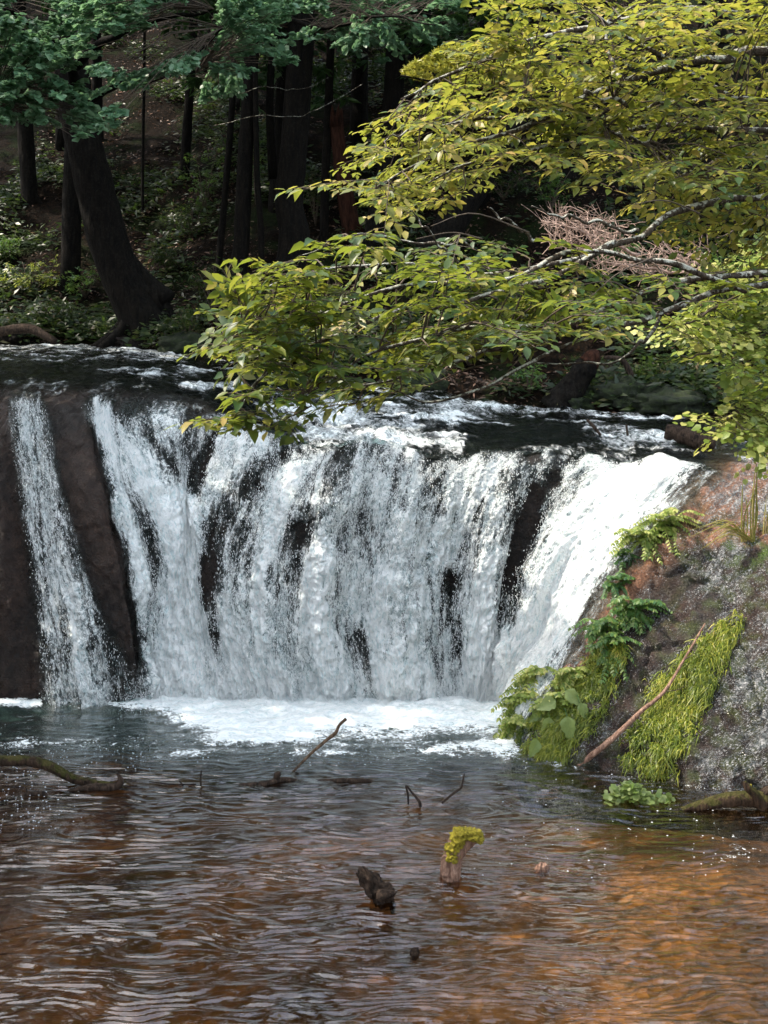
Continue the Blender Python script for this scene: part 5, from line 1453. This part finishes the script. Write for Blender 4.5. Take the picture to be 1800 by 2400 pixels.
stick('forked_twig', [P(410, 1846, yb2), P(420, 1850, yb2), P(432, 1846, yb2), P(420, 1830, yb2)], [.006, .012, .012, .006], M_drift, 'tiny bent twig left of the upright one', 'twig')
stick('floating_stick', [PZ(350, 1832, .01), PZ(400, 1838, .015), PZ(460, 1838, .01)], [.006, .010, .006], M_drift, 'thin floating stick in front of the thick dark branch', 'stick')
stick('sunken_log', [PZ(560, 1840, -.01), PZ(620, 1838, .0), PZ(660, 1828, .02), PZ(700, 1830, -.02)], [.02, .035, .03, .02], M_drift, 'low dark log barely above the water', 'log', n=24, rough=.25,
      parts=[('knob', [PZ(648, 1832, .0), PZ(648, 1832, .0) + [0.01, 0, .08], PZ(648, 1832, .0) + [.05, 0, .085]], [.04, .04, .02], M_drift)])
stick('sunken_log', [PZ(740, 1830, -.02), PZ(800, 1830, .01), PZ(850, 1830, .0), PZ(880, 1832, -.02)], [.015, .03, .03, .01], M_drift, 'low dark log right of the leaning stick', 'log', n=24, rough=.25)
yb3 = PZ(970, 1888)[1]
stick('bent_twig', [P(957, 1885, yb3), P(956, 1862, yb3), P(952, 1842, yb3), P(966, 1858, yb3 - .03), P(982, 1878, yb3 - .05), P(985, 1890, yb3 - .05)], [.009, .011, .010, .011, .016, .018], M_drift, 'dark twig bent into a narrow arch above the water', 'twig', n=40, rough=.15)
stick('bent_twig', [P(1036, 1882, yb3), P(1062, 1860, yb3), P(1080, 1846, yb3), P(1085, 1830, yb3), P(1089, 1812, yb3)], [.012, .013, .012, .010, .007], M_drift, 'dark twig rising to the right beside the arched one', 'twig', n=30, rough=.15)

def lump(name, path, rad, mat, root, n=26, seg=20, rough=.35, seed=1, freq=9):
    t = MB(); t.tube(cr(path, n), np.interp(np.linspace(0, 1, n), np.linspace(0, 1, len(rad)), rad), seg, rough, seed, freq=freq); return t.build(name, mat, root)
b = PZ(1058, 2052); yb4 = b[1]
st_ = empty('mossy_stump', b, 'pale broken stump topped with golden moss standing in the pool', 'tree stump')
lump('stem', [P(1052, 2075, yb4), P(1056, 2045, yb4), P(1060, 2015, yb4), P(1070, 1985, yb4), P(1085, 1965, yb4)], [.10, .095, .085, .095, .06], M_palewood, st_, n=50, seg=34, seed=3, rough=.45, freq=14)
lump('branch_stub', [P(1062, 2012, yb4), P(1090, 1985, yb4), P(1112, 1962, yb4), P(1122, 1952, yb4)], [.05, .05, .055, .03], M_palewood, st_, seed=4)
lump('twig', [P(1050, 2010, yb4 - .05), P(1038, 2008, yb4 - .08), P(1034, 2016, yb4 - .08)], [.012, .01, .006], M_palewood, st_, n=8, seg=6)
for (a, b_, rx, rz, sd) in [(1078, 1958, .085, .065, 1), (1066, 1985, .085, .06, 2), (1108, 1956, .080, .050, 3), (1092, 1950, .05, .03, 4), (1122, 1964, .045, .035, 6), (1060, 2006, .07, .05, 8), (1072, 1970, .06, .06, 9)]:
    blob('moss', P(a, b_, yb4 - .03), (rx, .08, rz), M_moss, None, None, seed=sd, parent=st_, amp=.6, fr=3.2)
b = PZ(880, 2110); yb5 = b[1]
st2 = empty('broken_stump', b, 'dark jagged driftwood stump left of the mossy one', 'driftwood')
lump('stem', [P(915, 2112, yb5), P(895, 2095, yb5), P(872, 2070, yb5), P(852, 2050, yb5), P(842, 2036, yb5)], [.06, .10, .085, .065, .02], M_drift, st2, n=60, seg=40, seed=7, rough=.75, freq=16)
lump('splinter', [P(880, 2070, yb5 - .05), P(866, 2048, yb5 - .05), P(850, 2030, yb5 - .05)], [.03, .022, .005], M_drift, st2, n=10, seg=7)
lump('splinter', [P(860, 2070, yb5), P(843, 2052, yb5), P(834, 2046, yb5)], [.03, .024, .006], M_drift, st2, n=10, seg=7)
lump('root', [P(890, 2100, yb5 - .1), P(915, 2096, yb5 - .15), P(930, 2090, yb5 - .15)], [.06, .035, .01], M_drift, st2, n=12, seg=9)
lump('root', [P(900, 2112, yb5), P(918, 2120, yb5), P(920, 2140, yb5)], [.04, .04, .02], M_drift, st2, n=12, seg=9)
yb6 = PZ(1690, 1895)[1]
lg = empty('river_driftwood', PZ(1690, 1895), 'mossy driftwood log with a raised forked end at the right edge of the pool', 'driftwood')
lump('stem', [P(1590, 1900, yb6), P(1640, 1888, yb6), P(1700, 1875, yb6), P(1760, 1872, yb6), P(1850, 1880, yb6)], [.02, .055, .075, .085, .09], M_driftmoss, lg, n=40, rough=.25)
lump('fork', [P(1790, 1895, yb6 - .1), P(1772, 1865, yb6 - .1), P(1752, 1845, yb6 - .1), P(1745, 1832, yb6 - .1)], [.05, .05, .045, .02], M_driftmoss, lg, seed=5, rough=.3)
lump('fork', [P(1758, 1850, yb6 - .1), P(1760, 1838, yb6 - .1)], [.03, .01], M_moss, lg, n=6, seg=8)
lump('knob', [P(1780, 1870, yb6), P(1800, 1855, yb6), P(1830, 1850, yb6)], [.05, .05, .04], M_drift, lg, seed=6)
# watercress cushion
wc = empty('watercress_clump', PZ(1490, 1878), 'low cushion of pale green watercress floating near the rock foot', 'water plant')
n = 420
px = rng.normal(1490, 34, n); px = np.clip(px, 1425, 1575)
b = np.array([PZ(a, 1880 + rng.normal() * 4) for a in px]); hh = .16 * np.exp(-((px - 1470) / 40) ** 2) + .05
b[:, 2] = rng.uniform(0.0, 1, n) * hh
leaf_mesh('foliage', 'round', b, unit(n) * [1, 1, .5], np.array([0, -.4, 1.]) + .4 * rng.normal(size=(n, 3)), rng.uniform(.04, .085, n), M_broad, wc)['kind'] = 'stuff'
b = PZ(1270, 2038)
blob('half_sunken_snag', b + [0, 0, .0], (.06, .05, .06), M_palewood, 'small brown knob of wood breaking the surface right of the mossy stump', 'driftwood', seed=3, amp=.7, fr=2.5)
b = PZ(972, 2235)
blob('half_sunken_snag', b + [0, 0, .0], (.035, .035, .045), M_drift, 'small dark knob of wood breaking the surface near the bottom', 'driftwood', seed=4, amp=.7, fr=2.5)
# bubbles adrift
n = 960
px = np.concatenate([rng.uniform(0, 1250, 700), rng.normal(70, 50, 150), rng.normal(1740, 60, 20), rng.uniform(1100, 1700, 90)])
py = np.concatenate([1755 + rng.normal(size=700) * 22, rng.uniform(1780, 1950, 150), rng.normal(1990, 30, 20), rng.uniform(1800, 2060, 90)])
b = np.array([PZ(a, max(c, 1700)) for a, c in zip(px, py)]); b[:, 2] = .012
droplets('floating_bubbles', b, rng.uniform(.004, .013, n), stretch=.5)
